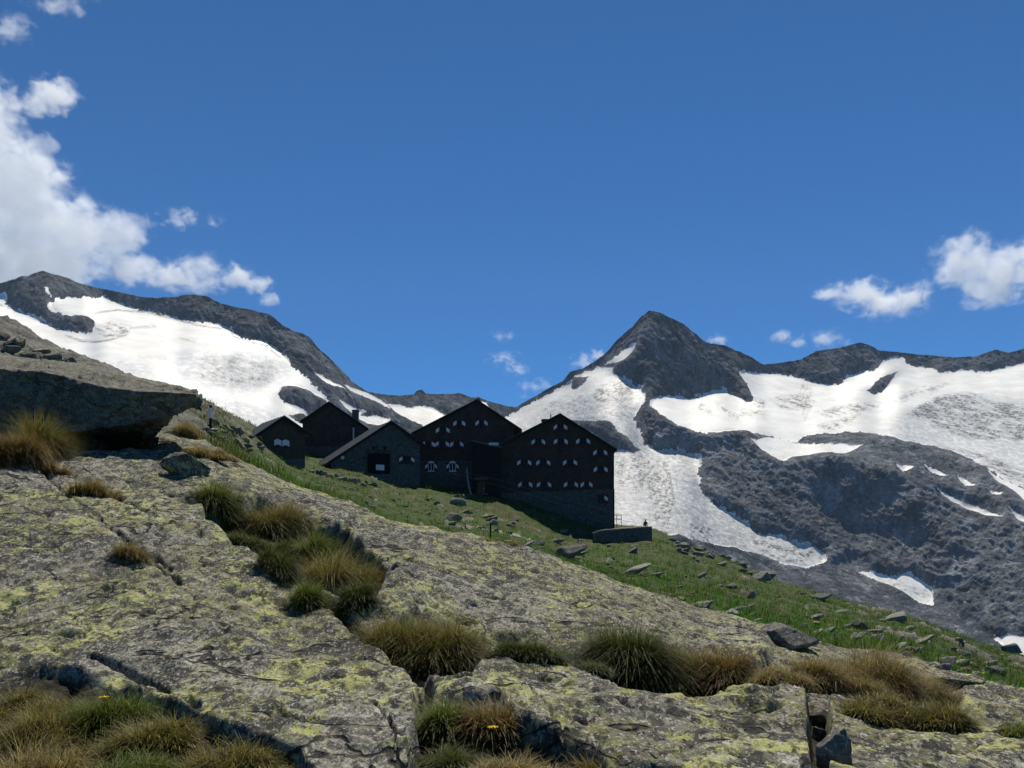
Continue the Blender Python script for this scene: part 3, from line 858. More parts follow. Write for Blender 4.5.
# relief of the bedrock
ca, sa = math.cos(0.62), math.sin(0.62)
U = (XB * ca - YB * sa); Wd = (XB * sa + YB * ca)
nearw = 1 - sstep(18, 60, YB)
b1 = fbm2(XB / 2.4, YB / 2.4, 3, 0.5)
b2 = 1 - 2 * np.abs(fbm2(U / 2.6, Wd / 0.85, 3, 0.6))
saw = (Wd / 0.55 + 1.1 * fbm2(U / 2.0, Wd / 2.0, 3)) % 1.0
saw = np.where(saw < 0.86, saw / 0.86, (1 - saw) / 0.14)
b3 = fbm2(U / 0.34, Wd / 0.2, 4, 0.62)
b4 = fbm2(XB / 0.075, YB / 0.075, 2, 0.6)
b5 = fbm2(XB / 0.6 + 5, YB / 0.6, 3, 0.6)
pits = np.maximum(fbm2(XB / 0.22 + 31, YB / 0.22, 2, 0.5) - 0.34, 0)
rockw = 1 - grass
b6 = 1 - 2 * np.abs(fbm2(U / 0.75 + 3, Wd / 0.42, 4, 0.65))
D = nearw * rockw * (0.13 * b1 + 0.05 * b2 + 0.028 * saw + 0.026 * b3 + 0.010 * b4 * (YB < 12) + 0.06 * b5 + 0.030 * b6 - 0.25 * pits)
far_r = fbm2(XB / 4.5, YB / 4.5, 4, 0.6)
mid_r = 1 - 2 * np.abs(fbm2(XB / 2.2, YB / 3.0, 4, 0.6))
fw = sstep(15, 24, YB)
D += fw * rockw * (0.22 * far_r + 0.26 * mid_r + 0.16 * (1 - 2 * np.abs(fbm2(U / 3.4, Wd / 0.9, 4, 0.65))))
D += grass * (0.30 * fbm2(XB / 5, YB / 6, 3) + 0.30 * fbm2(XB / 1.7, YB / 2.2, 3, 0.6))
D *= sstep(1.2, 3.0, YB) * 0.9 + 0.1
ZN = ZB + D - drop
PYN = H - ZN * F / YB                     # displaced rows
VN = np.stack([XB, YB, ZN], -1)


def build_near():
    R, K = PYB.shape
    ii = np.arange(R * K).reshape(R, K)
    quad = np.stack([ii[:-1, :-1], ii[:-1, 1:], ii[1:, 1:], ii[1:, :-1]], -1).reshape(-1, 4)
    o = mesh_np('terrain', VN.reshape(-1, 3), quad, mat_near(), attrs={'grass': np.clip(grass, 0, 1).ravel(), 'soil_shade': np.clip(soil_shade_core, 0, 1).ravel(), 'far': sstep(15, 21, YB).ravel()})
    tag(o, 'lichen spotted bedrock slabs in front of the steep grassy hillside', 'hillside', kind='structure')


build_near()


def ground_px(px, py, ymin=3.0, ymax=230.0):
    """first terrain point seen at a pixel, between the given distances"""
    c = int(np.argmin(np.abs(NC - px)))
    yy = YB[:, c]; rr = PYN[:, c]
    s = np.where((yy >= ymin) & (yy <= ymax) & (rr <= py))[0]
    r = s[0] if len(s) else int(np.argmin(np.where((yy >= ymin) & (yy <= ymax), np.abs(rr - py), 1e9)))
    return VN[r, c].copy()


def ground_xy(x, y):
    u = x / y * F + CX
    c = int(np.argmin(np.abs(NC - u))); r = int(np.argmin(np.abs(LY - math.log(y))))
    return float(VN[r, c, 2])


# ================================================================ HUTS
M = {}


def mat_shingle():
    T = NT('dark_shingle'); p = T.n('ShaderNodeTexCoord').outputs['Object']
    br = T.n('ShaderNodeTexBrick')
    m = T.n('ShaderNodeMapping'); T.l(p, m.inputs[0]); m.inputs['Rotation'].default_value = (math.pi / 2, 0, 0)
    T.l(m.outputs[0], br.inputs['Vector'])
    br.inputs['Scale'].default_value = 2.2; br.inputs['Mortar Size'].default_value = 0.03
    br.inputs['Color1'].default_value = (0.095, 0.058, 0.040, 1); br.inputs['Color2'].default_value = (0.042, 0.027, 0.020, 1); br.inputs['Mortar'].default_value = (0.006, 0.005, 0.005, 1)
    n = T.noise(p, 0.7, 5, 0.6)
    c = T.mix(T.ramp(n, 0.35, 0.7, 0, 0.6), br.outputs['Color'], (0.075, 0.060, 0.050))
    return T.bsdf(c, 0.85, 0.2)


def mat_stone(br=1.0):
    T = NT('rubble_stone'); p = T.n('ShaderNodeTexCoord').outputs['Object']
    ps = scaled(T, p, (1, 1, 1.7))
    v = T.voro(ps, 1.9, 'F1', 'Color'); d = T.voro(ps, 1.9, 'DISTANCE_TO_EDGE')
    c = T.mix(T.math('MULTIPLY', T.noise(p, 6, 4), 0.5), (0.06, 0.058, 0.055), (0.13, 0.125, 0.118))
    sep = T.n('ShaderNodeSeparateColor'); T.l(v, sep.inputs[0])
    c = T.mix(T.math('MULTIPLY', sep.outputs[0], 0.7), c, (0.05, 0.048, 0.045))
    c = T.mix(T.ramp(d, 0.07, 0.02), c, (0.03, 0.028, 0.026))
    c = T.mix(1.0, c, (br, br, br), 'MULTIPLY')
    return T.bsdf(c, 0.9, 0.15, T.bump(T.ramp(d, 0, 0.12), 0.8, 0.06))


M['shingle'] = mat_shingle()
M['stone'] = mat_stone(1.5)
M['plank'] = mat_simple('weathered_plank', (0.070, 0.048, 0.035), 0.85, 0.5, 2.0, 0.02, 0.15, (6, 6, 0.4))
M['roof'] = mat_simple('dark_sheet_roof', (0.085, 0.088, 0.094), 0.62, 0.25, 1.2, 0.0, 0.3)
M['trim'] = mat_simple('tarred_board', (0.016, 0.014, 0.013), 0.8, 0.3, 3)
M['red'] = mat_simple('red_shutter_paint', (0.12, 0.011, 0.016), 0.7, 0.2, 5)
M['white'] = mat_simple('white_shutter_paint', (0.66, 0.63, 0.62), 0.6, 0.06, 5)
M['glass'] = mat_simple('dark_window_glass', (0.010, 0.011, 0.014), 0.25, 0.2, 2, 0, 0.12)
M['frame'] = mat_simple('dark_window_frame', (0.05, 0.035, 0.028), 0.7, 0.2, 4)
M['metal'] = mat_simple('zinc_sheet', (0.42, 0.43, 0.45), 0.4, 0.15, 2, 0, 0.5, (1, 1, 1), 0.4)
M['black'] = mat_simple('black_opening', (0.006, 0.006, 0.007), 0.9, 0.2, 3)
M['wood_warm'] = mat_simple('brown_door_wood', (0.10, 0.055, 0.03), 0.75, 0.3, 2, 0, 0.2, (5, 5, 0.5))
M['greypost'] = mat_simple('silver_grey_wood', (0.24, 0.22, 0.19), 0.85, 0.25, 3, 0, 0.2, (4, 4, 0.4))


class House:
    def __init__(self, name, label, cat, pxl, pxr, pyb, Y, yaw=0.0, pxc=None):
        self.yaw = math.radians(yaw)
        pc = pxc if pxc is not None else 0.5 * (pxl + pxr)
        self.o = P(pc, pyb, Y)
        self.root = empty(name, self.o, self.yaw)
        tag(self.root, label, cat)

    def lx(self, px):
        u = (px - CX) / F; c, s = math.cos(self.yaw), math.sin(self.yaw)
        return (u * self.o[1] - self.o[0]) / (c - u * s)

    def lz(self, px, py):
        return (H - py) / F * (self.o[1] + self.lx(px) * math.sin(self.yaw)) - self.o[2]

    def pt(self, px, py):
        return (self.lx(px), self.lz(px, py))

    def gable(self, left, ridge, right, depth, wallmat, base=-4.0, over=0.45, thick=0.22, wl=None, wr=None, front=0.5):
        """left/ridge/right: pixel points of the roof outline on the gable; wl, wr: pixel columns of the wall edges"""
        L, Rg, Rt = self.pt(*left), self.pt(*ridge), self.pt(*right)
        xl = self.lx(wl) if wl else L[0] + over; xr = self.lx(wr) if wr else Rt[0] - over
        self.xl, self.xr = xl, xr

        def zroof(x):
            if x < Rg[0]: return L[1] + (Rg[1] - L[1]) * (x - L[0]) / (Rg[0] - L[0])
            return Rt[1] + (Rg[1] - Rt[1]) * (Rt[0] - x) / (Rt[0] - Rg[0])
        self.zroof = zroof
        t = thick
        MB().prism([(xl, base), (xr, base), (xr, zroof(xr) - t - 0.02), (Rg[0], Rg[1] - t - 0.02), (xl, zroof(xl) - t - 0.02)], 0, depth).build('wall', wallmat, self.root)
        for a, b, nm in ((L, Rg, 'roof'), (Rg, Rt, 'roof')):
            b_ = b; a_ = a
            rm = MB().prism([(a_[0], a_[1] - t), (b_[0], b_[1] - t), b_, a_], -front, depth + 0.4)
            # standing seams
            n = max(3, int((depth + front) / 0.9))
            for i in range(n + 1):
                y = -front + (depth + front + 0.4 - 0.05) * i / n
                rm.prism([(a_[0], a_[1] + 0.004), (b_[0], b_[1] + 0.004), (b_[0], b_[1] + 0.05), (a_[0], a_[1] + 0.05)], y, y + 0.05)
            r = rm.build(nm, M['roof'], self.root)
            MB().prism([(a_[0], a_[1] - t - 0.16), (b_[0], b_[1] - t - 0.16), (b_[0], b_[1] - 0.02), (a_[0], a_[1] - 0.02)], -front - 0.05, -front - 0.005).build('bargeboard', M['trim'], r)
        self.depth = depth

    def window(self, px, py, half, hpx=9.0, shw=4.4, left=True, right=True, arched=False, closed=False, light=False, dy=0.0):
        cx, cz = self.pt(px, py)
        s = (self.o[1]) / F
        gap = (half * 2 - shw) * s; sw = shw * s; h = hpx * s
        x0, x1 = cx - gap / 2, cx + gap / 2; z0, z1 = cz - h / 2, cz + h / 2
        f = MB(); fw = 0.07
        f.box(x0, x1, -0.08, 0.0, z0 - 0.001, z0 + fw); f.box(x0, x1, -0.08, 0.0, z1 - fw, z1)
        f.box(x0, x0 + fw, -0.08, 0, z0 + fw, z1 - fw); f.box(x1 - fw, x1, -0.08, 0, z0 + fw, z1 - fw)
        mw = 0.06 if not light else 0.085
        f.box(cx - mw / 2, cx + mw / 2, -0.07, -0.0, z0 + fw, z1 - fw)
        if arched:
            f.prism([(x0, z1 + 0.002), (x1, z1 + 0.002), (x1 - gap * 0.12, z1 + gap * 0.2), (cx, z1 + gap * 0.28), (x0 + gap * 0.12, z1 + gap * 0.2)], -0.08, 0)
        w_ = f.build('window', M['white'] if light else M['frame'], self.root)
        w_.location.y = dy
        MB().box(x0 + fw, x1 - fw, -0.03, -0.002, z0 + fw, z1 - fw).build('pane', M['glass'], w_)
        if light or hpx > 9:
            MB().box(x0 - 0.08, x1 + 0.08, -0.16, 0, z0 - 0.09, z0 - 0.003).build('sill', M['metal'] if light else M['frame'], w_)
        for sd, on in ((-1, left), (1, right)):
            if not on: continue
            a = x0 - sw - 0.01 if sd < 0 else x1 + 0.01; b = a + sw
            m_ = MB().box(a, b, -0.07, -0.015, z0 - 0.03, z1 + 0.03, 0)
            # white slanted band on both halves of the shutter
            q0, q1 = z0 + 0.24 * h, z0 + 0.88 * h
            lean = 0.24 * h * (-sd)
            a2, b2 = a + 0.13 * sw, b - 0.13 * sw
            z_l0 = q0 + (0 if lean > 0 else -lean); z_r0 = q0 + (lean if lean > 0 else 0)
            hh = q1 - q0 - abs(lean)
            m_.prism([(a2, z_l0), (b2, z_r0), (b2, z_r0 + hh), (a2, z_l0 + hh)], -0.078, -0.066, 1)
            m_.build('shutter', [M['red'], M['white']], w_)
        return w_

    def face_box(self, name, px0, py0, px1, py1, mat, y0=-0.06, y1=0.0, parent=None):
        a = self.pt(px0, py1); b = self.pt(px1, py0)
        return MB().box(a[0], b[0], y0, y1, a[1], b[1]).build(name, mat, parent or self.root)

    def base(self, poly, y0=-0.14, mat=None):
        pts = [self.pt(*q) for q in poly]
        return MB().prism(pts, y0, self.depth * 0.98).build('stone_base', mat or M['stone'], self.root)


# --- the largest hut
h6 = House('mountain_hut', 'largest dark hut, gable over three storeys of shuttered windows, its base in shadow', 'mountain hut', 498, 614, 520, 120)
h6.gable((496, 446.5), (560, 414), (616.5, 449.5), 13.5, M['shingle'], base=-6, wl=499.5, wr=614)
h6.base([(499.2, 493), (560, 491), (614.4, 489), (614.6, 570), (499, 570)])
for a_ in ((560.4, 427.8, 5.0), (538.3, 442.5, 5.1), (560.8, 442.2, 5.2), (583, 441.8, 5.2), (524.2, 463.2, 5.3), (543.2, 463.3, 5.3), (570, 463.2, 5.3),
           (525.3, 485.2, 5.3), (544, 485.2, 5.4), (570.9, 485.2, 5.3), (586.5, 485.2, 4.2), (600.2, 453.2, 5.2), (600.6, 470, 5.2)):
    h6.window(*a_)
h6.window(600.6, 499, 5.2, left=False, dy=-0.145)
cz = h6.pt(548, 417.5)
ch = MB().box(cz[0] - 0.72, cz[0] + 0.72, 2.2, 3.6, cz[1] - 2.0, cz[1]); ch.box(cz[0] - 0.82, cz[0] + 0.82, 2.1, 3.7, cz[1] + 0.002, cz[1] + 0.14)
cho = ch.build('chimney', M['shingle'], h6.root)
MB().tube([(cz[0] + 0.5, 2.9, cz[1] + 0.1), (cz[0] + 0.5, 2.9, cz[1] + 0.95)], 0.06).box(cz[0] + 0.4, cz[0] + 0.62, 2.8, 3.0, cz[1] + 0.6, cz[1] + 0.68).build('antenna', M['trim'], cho)
a_ = h6.lx(614.3)
MB().tube([(a_ - 0.1, -0.15, -6), (a_ - 0.1, -0.15, h6.zroof(a_) - 0.4)], 0.06).build('downpipe', M['trim'], h6.root)

# --- the middle hut
h4 = House('mountain_hut', 'dark gabled hut left of the largest one, with two arched white windows below', 'mountain hut', 413, 519, 497, 123)
h4.gable((411.5, 433.5), (477, 400), (522, 430), 15, M['shingle'], base=-5, wl=416, wr=514)
h4.base([(415.7, 461), (470, 461), (514.3, 461), (514.3, 530), (415.5, 530)])
for a_ in ((459.3, 424, 4.3), (481.5, 423.6, 4.3), (442.8, 430.8, 5.2), (428.3, 444.9, 5.0), (442.2, 444.7, 5.2), (456.7, 444.9, 5.0)):
    h4.window(*a_)
for a_ in ((431.2, 467, 4.6), (452.6, 467, 4.8)):
    h4.window(*a_, arched=True, light=True, hpx=8.5, shw=3.4, dy=-0.145)
c4 = h4.pt(477, 399)
MB().box(c4[0] - 0.4, c4[0] + 0.4, 0.6, 1.5, c4[1] - 1.2, c4[1] + 0.1).build('chimney', M['stone'], h4.root)

# --- entrance wing between the two big huts
h5 = House('entrance_wing', 'low dark entrance wing with a lean-to roof between the two big huts', 'building', 472, 512, 496, 118.6)
z0_, z1_ = h5.pt(472, 440)[1], h5.pt(500, 447)[1]
x0_, x1_ = h5.lx(471.5), h5.lx(500.5)
MB().prism([(x0_ + 0.1, -3), (x1_, -3), (x1_, z1_ - 0.25), (x0_ + 0.1, z0_ - 0.25)], 0, 4.2).build('wall', M['trim'], h5.root)
MB().prism([(x0_ - 0.1, z0_ - 0.2), (x1_ + 0.1, z1_ - 0.22), (x1_ + 0.1, z1_), (x0_ - 0.1, z0_)], -0.5, 4.2).build('roof', M['roof'], h5.root)
h5.face_box('skylight', 489, 443.2, 498.6, 445.8, M['metal'], -0.62, -0.5)
d_ = h5.face_box('door', 477, 482, 485, 494, M['wood_warm'], -0.05, -0.003)
h5.face_box('handle', 483.5, 488, 484.3, 489, M['metal'], -0.10, -0.052, d_)
h5.face_box('door_canopy', 474.5, 478, 488, 480.5, M['wood_warm'], -1.0, -0.002)
h5.face_box('step', 477, 493.6, 488, 495.8, M['stone'], -0.7, -0.06)
q = h5.pt(508, 431); q2 = h5.pt(527, 434)
MB().box(q[0], q2[0], 9, 12, q2[1] + 0.05, q[1] + 0.05).build('flat_roof', M['metal'], h5.root)
MB().box(q[0] + 0.2, q2[0] - 0.2, 8.9, 12.1, -2, q2[1] + 0.04).build('rear_wall', M['plank'], h5.root)

# --- barn-like hut with the open doorway
h3 = House('mountain_hut', 'low hut with a pale lit roof slope and a black open doorway', 'mountain hut', 330, 419, 482, 116, 28.5, pxc=390)
h3.gable((326, 463), (390.5, 421), (424, 445), 7.5, M['stone'], base=-5, wl=331, wr=420, front=0.35)
h3.base([(333, 474), (418, 474), (419.7, 540), (331.3, 540)], -0.1)
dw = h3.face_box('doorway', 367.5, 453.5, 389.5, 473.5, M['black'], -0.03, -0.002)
for (a_, b_) in ((366, 367.4), (389.6, 391)):
    h3.face_box('door_post', a_, 452, b_, 474, M['plank'], -0.12, -0.003)
h3.face_box('lintel', 366, 450.4, 391, 452.8, M['plank'], -0.14, -0.003)
for a_ in (373.5, 384.5):
    h3.face_box('beam', a_ - 1.2, 446.5, a_ + 1.2, 450.2, M['black'], -0.10, -0.003)
h3.face_box('plate', 375.8, 465, 384, 470, M['white'], -0.09, -0.034)
h3.window(406.6, 460, 6.4, hpx=8.5, shw=4.4)
h3.face_box('vent', 341, 456, 344, 459, M['white'], -0.05, -0.003)

# --- hut behind, with chimney
h2 = House('mountain_hut', 'windowless dark hut with a square chimney standing behind the others', 'mountain hut', 305, 366, 455, 128)
h2.gable((301, 421.5), (329.5, 402), (369, 429), 9, M['shingle'], base=-5, wl=302.5, wr=366)
h2.base([(302.2, 446.5), (366.4, 446.5), (366.6, 520), (302, 520)])
q = h2.pt(352, 408)
ch = MB().box(q[0] - 0.42, q[0] + 0.42, 2.4, 3.4, q[1] - 3, q[1]); ch.box(q[0] - 0.5, q[0] + 0.5, 2.3, 3.5, q[1] + 0.002, q[1] + 0.15)
ch.build('chimney', M['stone'], h2.root)
q = h2.pt(353.8, 428); q2 = h2.pt(353.8, 446)
MB().tube([(q[0], -0.2, q2[1] - 1), (q[0], -0.2, q[1])], 0.13).build('vent_pipe', M['metal'], h2.root)

# --- smallest hut
h1 = House('mountain_hut', 'smallest dark hut with a red and white shuttered window under its gable', 'mountain hut', 256, 305, 468, 104, 36, pxc=282)
h1.gable((250, 438), (283, 416), (309.5, 434), 6.0, M['plank'], base=-4, wl=256.5, wr=305, front=0.4)
h1.base([(257.4, 459), (304.4, 459), (304.6, 500), (257, 500)], -0.05)
a_, b_ = h1.pt(273.5, 447.5), h1.pt(289.5, 438.8)
wn = MB().box(a_[0], b_[0], -0.05, -0.002, a_[1], b_[1]).build('window', M['frame'], h1.root)
ww, hh = b_[0] - a_[0], b_[1] - a_[1]
for i in range(2):
    x0 = a_[0] + 0.03 + i * ww / 2; x1 = x0 + ww / 2 - 0.06
    mb = MB().box(x0, x1, -0.09, -0.052, a_[1] + 0.04, b_[1] - 0.04, 0)
    xm = 0.5 * (x0 + x1)
    lo, md = a_[1] + 0.12 * hh, 0.62 * hh
    mb.prism([(x0 + 0.02, lo + 0.06 * hh), (xm, lo + 0.22 * hh), (xm, lo + 0.22 * hh + 0.56 * hh), (x0 + 0.02, lo + 0.06 * hh + 0.56 * hh)], -0.098, -0.088, 1)
    mb.prism([(xm + 0.004, lo + 0.22 * hh), (x1 - 0.02, lo + 0.06 * hh), (x1 - 0.02, lo + 0.62 * hh), (xm + 0.004, lo + 0.78 * hh)], -0.098, -0.088, 1)
    mb.build('shutter', [M['red'], M['white']], wn)

# --- railing, terrace wall, poles, cables
q = P(616.5, 523, 121)
rl = empty('railing', q); tag(rl, 'short dark railing at the right corner of the largest hut', 'railing')
for x in (0.0, 0.62):
    MB().box(x, x + 0.07, 0, 0.07, -0.9, 1.15).build('post', M['trim'], rl)
for z in (0.5, 1.05):
    MB().box(-0.3, 0.7, 0.09, 0.14, z, z + 0.09).build('rail', M['trim'], rl)


BM_G2 = mat_boulder('sunlit_cap_stone', 0.15, (0.20, 0.19, 0.17))  # pale cap: sunlight on the terrace top put into the colour


def terrace():
    Y0 = 111.0
    n = 30
    xs = np.linspace(593, 652, n)
    top = np.interp(xs, [593, 600, 625, 652], [534, 531.4, 529.3, 527.6])
    mb = MB()
    r_ = random.Random(4)
    for i in range(n - 1):
        a = P(xs[i], top[i] + r_.uniform(-.25, .25), Y0); b = P(xs[i + 1], top[i], Y0)
        y_ = Y0 + r_.uniform(-.08, .06)
        mb.box(a[0] + 0.004, b[0] - 0.004, y_, Y0 + 5.0, a[2] - 3.6, a[2], 0)
        mb.add([(a[0], y_ - .06, a[2] + .003), (b[0] - .02, y_ - .06, a[2] + .003), (b[0] - .02, Y0 + 4.6, a[2] + .003), (a[0], Y0 + 4.6, a[2] + .003),
                (a[0], y_ - .06, a[2] + .14), (b[0] - .02, y_ - .06, a[2] + .14), (b[0] - .02, Y0 + 4.6, a[2] + .42), (a[0], Y0 + 4.6, a[2] + .42)],
               [(0, 3, 2, 1), (4, 5, 6, 7), (0, 1, 5, 4), (1, 2, 6, 5), (2, 3, 7, 6), (3, 0, 4, 7)], 1)  # added wedge, tilted so that the pale top shows
    return tag(mb.build('terrace_wall', [mat_stone(2.0), BM_G2]), 'dry stone terrace wall with a tilted top coloured pale as if sunlit, in front of the person', 'wall')


terrace()
pm = MB().tube([P(466.8, 468, 117.6), P(467.6, 480, 117.4), P(469.5, 489, 117.0), P(471.6, 496.5, 116.6)], [0.10, 0.12, 0.13, 0.16])
tag(pm.build('timber_pole', M['greypost'], smooth=True), 'pale leaning timber pole against the corner of the middle hut', 'pole')
g_ = ground_px(490, 538, 30, 120)
tag(MB().box(g_[0] - 0.05, g_[0] + 0.05, g_[1] - 0.05, g_[1] + 0.05, g_[2] - 0.3, g_[2] + 13.5 * g_[1] / F).build('marker_post', M['trim']), 'single short dark post standing in the grass below the huts', 'post')
g_ = ground_px(211, 438, 25, 100)
sg = empty('signpost', tuple(g_)); tag(sg, 'thin signpost with a small white plate behind the overhanging boulder', 'signpost')
k_ = g_[1] / F
MB().box(-1.1 * k_, 1.1 * k_, -0.04, 0.04, -0.3, 25 * k_).build('post', M['trim'], sg)
MB().box(-2.0 * k_, 2.0 * k_, -0.09, -0.045, 12 * k_, 22 * k_).build('plate', M['white'], sg)
for nm, pts, lb in (('cable', [(452, 469.5, 117), (497, 479.5, 117.5), (560, 498, 118), (615, 513, 118.5), (680, 526, 135), (745, 533, 170), (800, 536, 240)], 'upper of the two thin cables sagging past the largest hut'),
                    ('cable', [(452, 473.5, 116.6), (497, 485, 117), (560, 504, 117.4), (615, 519, 118), (680, 530, 135), (745, 537, 170), (800, 540, 240)], 'lower of the two thin cables sagging past the largest hut')):
    tag(MB().tube([P(*p) for p in pts], 0.014, n=5).build(nm, M['greypost']), lb, 'cable')


# ================================================================ PERSON on the terrace
def person():
    base = P(645.5, 533, 117.5)
    J = [((0, 0, 0.95), .15), ((0, 0, 1.2), .16), ((0, 0.01, 1.42), .15), ((0, 0, 1.55), .055), ((0, -0.01, 1.66), .10), ((0, -0.01, 1.76), .085),
         ((-.19, 0, 1.43), .07), ((-.27, .03, 1.15), .05), ((-.23, -.12, .95), .04), ((.19, 0, 1.43), .07), ((.28, .02, 1.16), .05), ((.25, -.1, .94), .04),
         ((-.10, 0, .88), .11), ((-.11, -.02, .48), .075), ((-.12, .02, .07), .055), ((-.13, -.14, .04), .045), ((.10, 0, .88), .11), ((.13, -.03, .48), .075), ((.15, .03, .07), .055), ((.17, -.12, .04), .045)]
    E = [(0, 1), (1, 2), (2, 3), (3, 4), (4, 5), (2, 6), (6, 7), (7, 8), (2, 9), (9, 10), (10, 11), (0, 12), (12, 13), (13, 14), (14, 15), (0, 16), (16, 17), (17, 18), (18, 19)]
    me = bpy.data.meshes.new('person'); me.from_pydata([j[0] for j in J], E, [])
    me.materials.append(mat_simple('dark_clothing', (0.02, 0.021, 0.026), 0.85, 0.3, 6))
    o = bpy.data.objects.new('person', me); C.objects.link(o); o.location = base
    sk = o.modifiers.new('skin', 'SKIN')
    for i, j in enumerate(J):
        me.skin_vertices[0].data[i].radius = (j[1], j[1] * 0.85)
    me.skin_vertices[0].data[0].use_root = True
    sb = o.modifiers.new('sub', 'SUBSURF'); sb.levels = 2; sb.render_levels = 2
    tag(o, 'person in dark clothes with a backpack standing behind the terrace wall', 'person')
    mb = MB().box(-.17, .17, .14, .36, 1.0, 1.5); bp = mb.build('backpack', mat_simple('green_backpack', (0.03, 0.06, 0.025), 0.8), o)
    bv = bp.modifiers.new('bevel', 'BEVEL'); bv.width = 0.06; bv.segments = 3
    hv = MB()
    for i in range(5):
        a = i / 4 * math.pi / 2
        pass
    import bmesh
    bm = bmesh.new(); bmesh.ops.create_uvsphere(bm, u_segments=14, v_segments=8, radius=0.105)
    for v in list(bm.verts):
        v.co.z *= 0.9
    bmesh.ops.delete(bm, geom=[v for v in bm.verts if v.co.z < -0.02 and v.co.y < 0.02], context='VERTS')
    hm = bpy.data.meshes.new('hair'); bm.to_mesh(hm); bm.free(); hm.materials.append(mat_simple('dark_hair', (0.03, 0.02, 0.015), 0.7))
    ho = bpy.data.objects.new('hair', hm); C.objects.link(ho); ho.parent = o; ho.location = (0, 0.005, 1.72)


person()


# ================================================================ ROCKS
def rock_mesh(seed, sub=4, planes=8, soft=0.09, flat=1.0):
    """angular stone: intersection of random half-spaces sampled on a sphere, then roughened"""
    r = np.random.default_rng(seed)
    import bmesh
    bm = bmesh.new(); bmesh.ops.create_icosphere(bm, subdivisions=sub, radius=1.0)
    V = np.array([v.co[:] for v in bm.verts]); Fc = np.array([[v.index for v in f.verts] for f in bm.faces]); bm.free()
    N = r.normal(size=(planes, 3)); N /= np.linalg.norm(N, axis=1)[:, None]
    N = np.concatenate([N, -N[: planes // 2]])          # slabby stones split along parallel faces
    d = r.uniform(0.42, 0.95, len(N))
    dot = np.maximum(V @ N.T, 1e-3)
    rad = np.min(d[None, :] / dot, axis=1)
    rad = np.minimum(rad, 1.15)
    W = V * rad[:, None]
    o = seed * 3.7
    n = fbm3(W[:, 0] * 3 + o, W[:, 1] * 3, W[:, 2] * 4, 4, 0.6) + 0.7 * fbm3(W[:, 0] * 2 + o, W[:, 1] * 2, W[:, 2] * 7, 4, 0.6, True)
    W = W * (1 + soft * n)[:, None]
    W[:, 2] *= flat
    return W, Fc


BM_ = mat_boulder('lichen_boulder', 0.8)
BM_G = mat_boulder('pale_boulder', 0.25, (0.25, 0.24, 0.215))
BM_D = mat_boulder('dark_boulder', 0.2, (0.09, 0.09, 0.09))


def rock(px, py, wpx, hpx, label, seed, mat, ymin=17, ymax=200, group=None, deep=0.8, rot=0.0, sub=4, name='boulder', cat='boulder', tilt=0.0):
    g = ground_px(px, py, ymin, ymax)
    k = g[1] / F
    W, Fc = rock_mesh(seed, sub)
    ext = np.abs(W).max(0)
    W = W / ext * np.array([wpx * k / 2, wpx * k / 2 * deep, hpx * k * 0.62])
    c, s = math.cos(rot), math.sin(rot)
    # tilt about the view axis so that slabs follow the slope
    ct, st = math.cos(tilt), math.sin(tilt)
    W = W @ np.array([[ct, 0, -st], [0, 1, 0], [st, 0, ct]])
    o = mesh_np(name, W, Fc, mat, smooth=sub > 3)
    o.location = (g[0], g[1] + wpx * k * 0.2, g[2] + hpx * k * 0.18)
    tag(o, label, cat, group)
    return o


rock(459, 506, 18, 12, 'pale rounded boulder just below the middle hut', 11, BM_G, 40, tilt=-0.3)
rock(451, 521, 22, 12, 'pale wedge shaped boulder in the grass below the middle hut', 12, BM_G, 30, tilt=-0.4)
rock(493, 525, 14, 7, 'small pale boulder beside the short dark post', 13, BM_G, 30)
rock(537, 545, 17, 9, 'dark boulder at the end of the pale footpath', 14, BM_D, 25)
rock(568, 560, 46, 18, 'big slanting rock slab half sunk in the grass behind the foreground rock', 15, BM_D, 20, tilt=-0.45)
rock(635, 575, 46, 9, 'long flat pale slab slanting through the grass below the terrace wall', 16, BM_G, 20, tilt=-0.42)
rock(702, 609, 27, 8, 'flat pale slab lying behind the largest green grass tuft', 17, BM_G, 18, tilt=-0.3)
rock(729, 618, 27, 9, 'flat pale slab lower and right of a matching slab', 18, BM_G, 18, tilt=-0.45)
rock(770, 571, 25, 9, 'dark flat boulder on the skyline edge of the grassy slope', 19, BM_D, 40, tilt=-0.2)
rock(763, 581, 26, 11, 'pale broken boulder just below the dark flat skyline one', 20, BM_G, 40, tilt=-0.25)
rock(752, 599, 9, 10, 'upright pale stone alone in the grass below the rubble', 21, BM_G, 25)
rock(820, 601, 30, 8, 'long dark rock on the right part of the grassy slope', 22, BM_D, 30, tilt=-0.35)
rock(862, 630, 18, 13, 'pointed grey boulder above the straw coloured grass', 23, BM_D, 20)
rock(880, 642, 20, 11, 'grey slab leaning beside the pointed boulder', 24, BM_, 18, tilt=-0.5)
rock(898, 622, 26, 9, 'flat grey slab in the grass up from the pointed boulder', 25, BM_G, 25, tilt=-0.35)
rock(790, 648, 62, 32, 'dark broken outcrop between the big tuft and the straw grass', 26, BM_D, 8, 14, tilt=-0.25, sub=5)
rock(944, 668, 44, 15, 'dark rubble boulder near the right end of the grassy slope', 27, BM_D, 15, 40, tilt=-0.5)
rock(1014, 640, 22, 12, 'dark boulder on the skyline at the far right', 28, BM_D, 30)
rock(960, 688, 60, 20, 'grey block with a dark face behind the right foreground slab', 29, BM_, 8, 16, tilt=-0.3, sub=5)
rock(68, 366, 17, 15, 'small dark pointed rock on the crest above the overhanging boulder', 30, BM_D, 17, 40)
rock(182, 472, 48, 26, 'squat lichen boulder under the tip of the overhanging boulder', 31, BM_, 9, 16, sub=5)
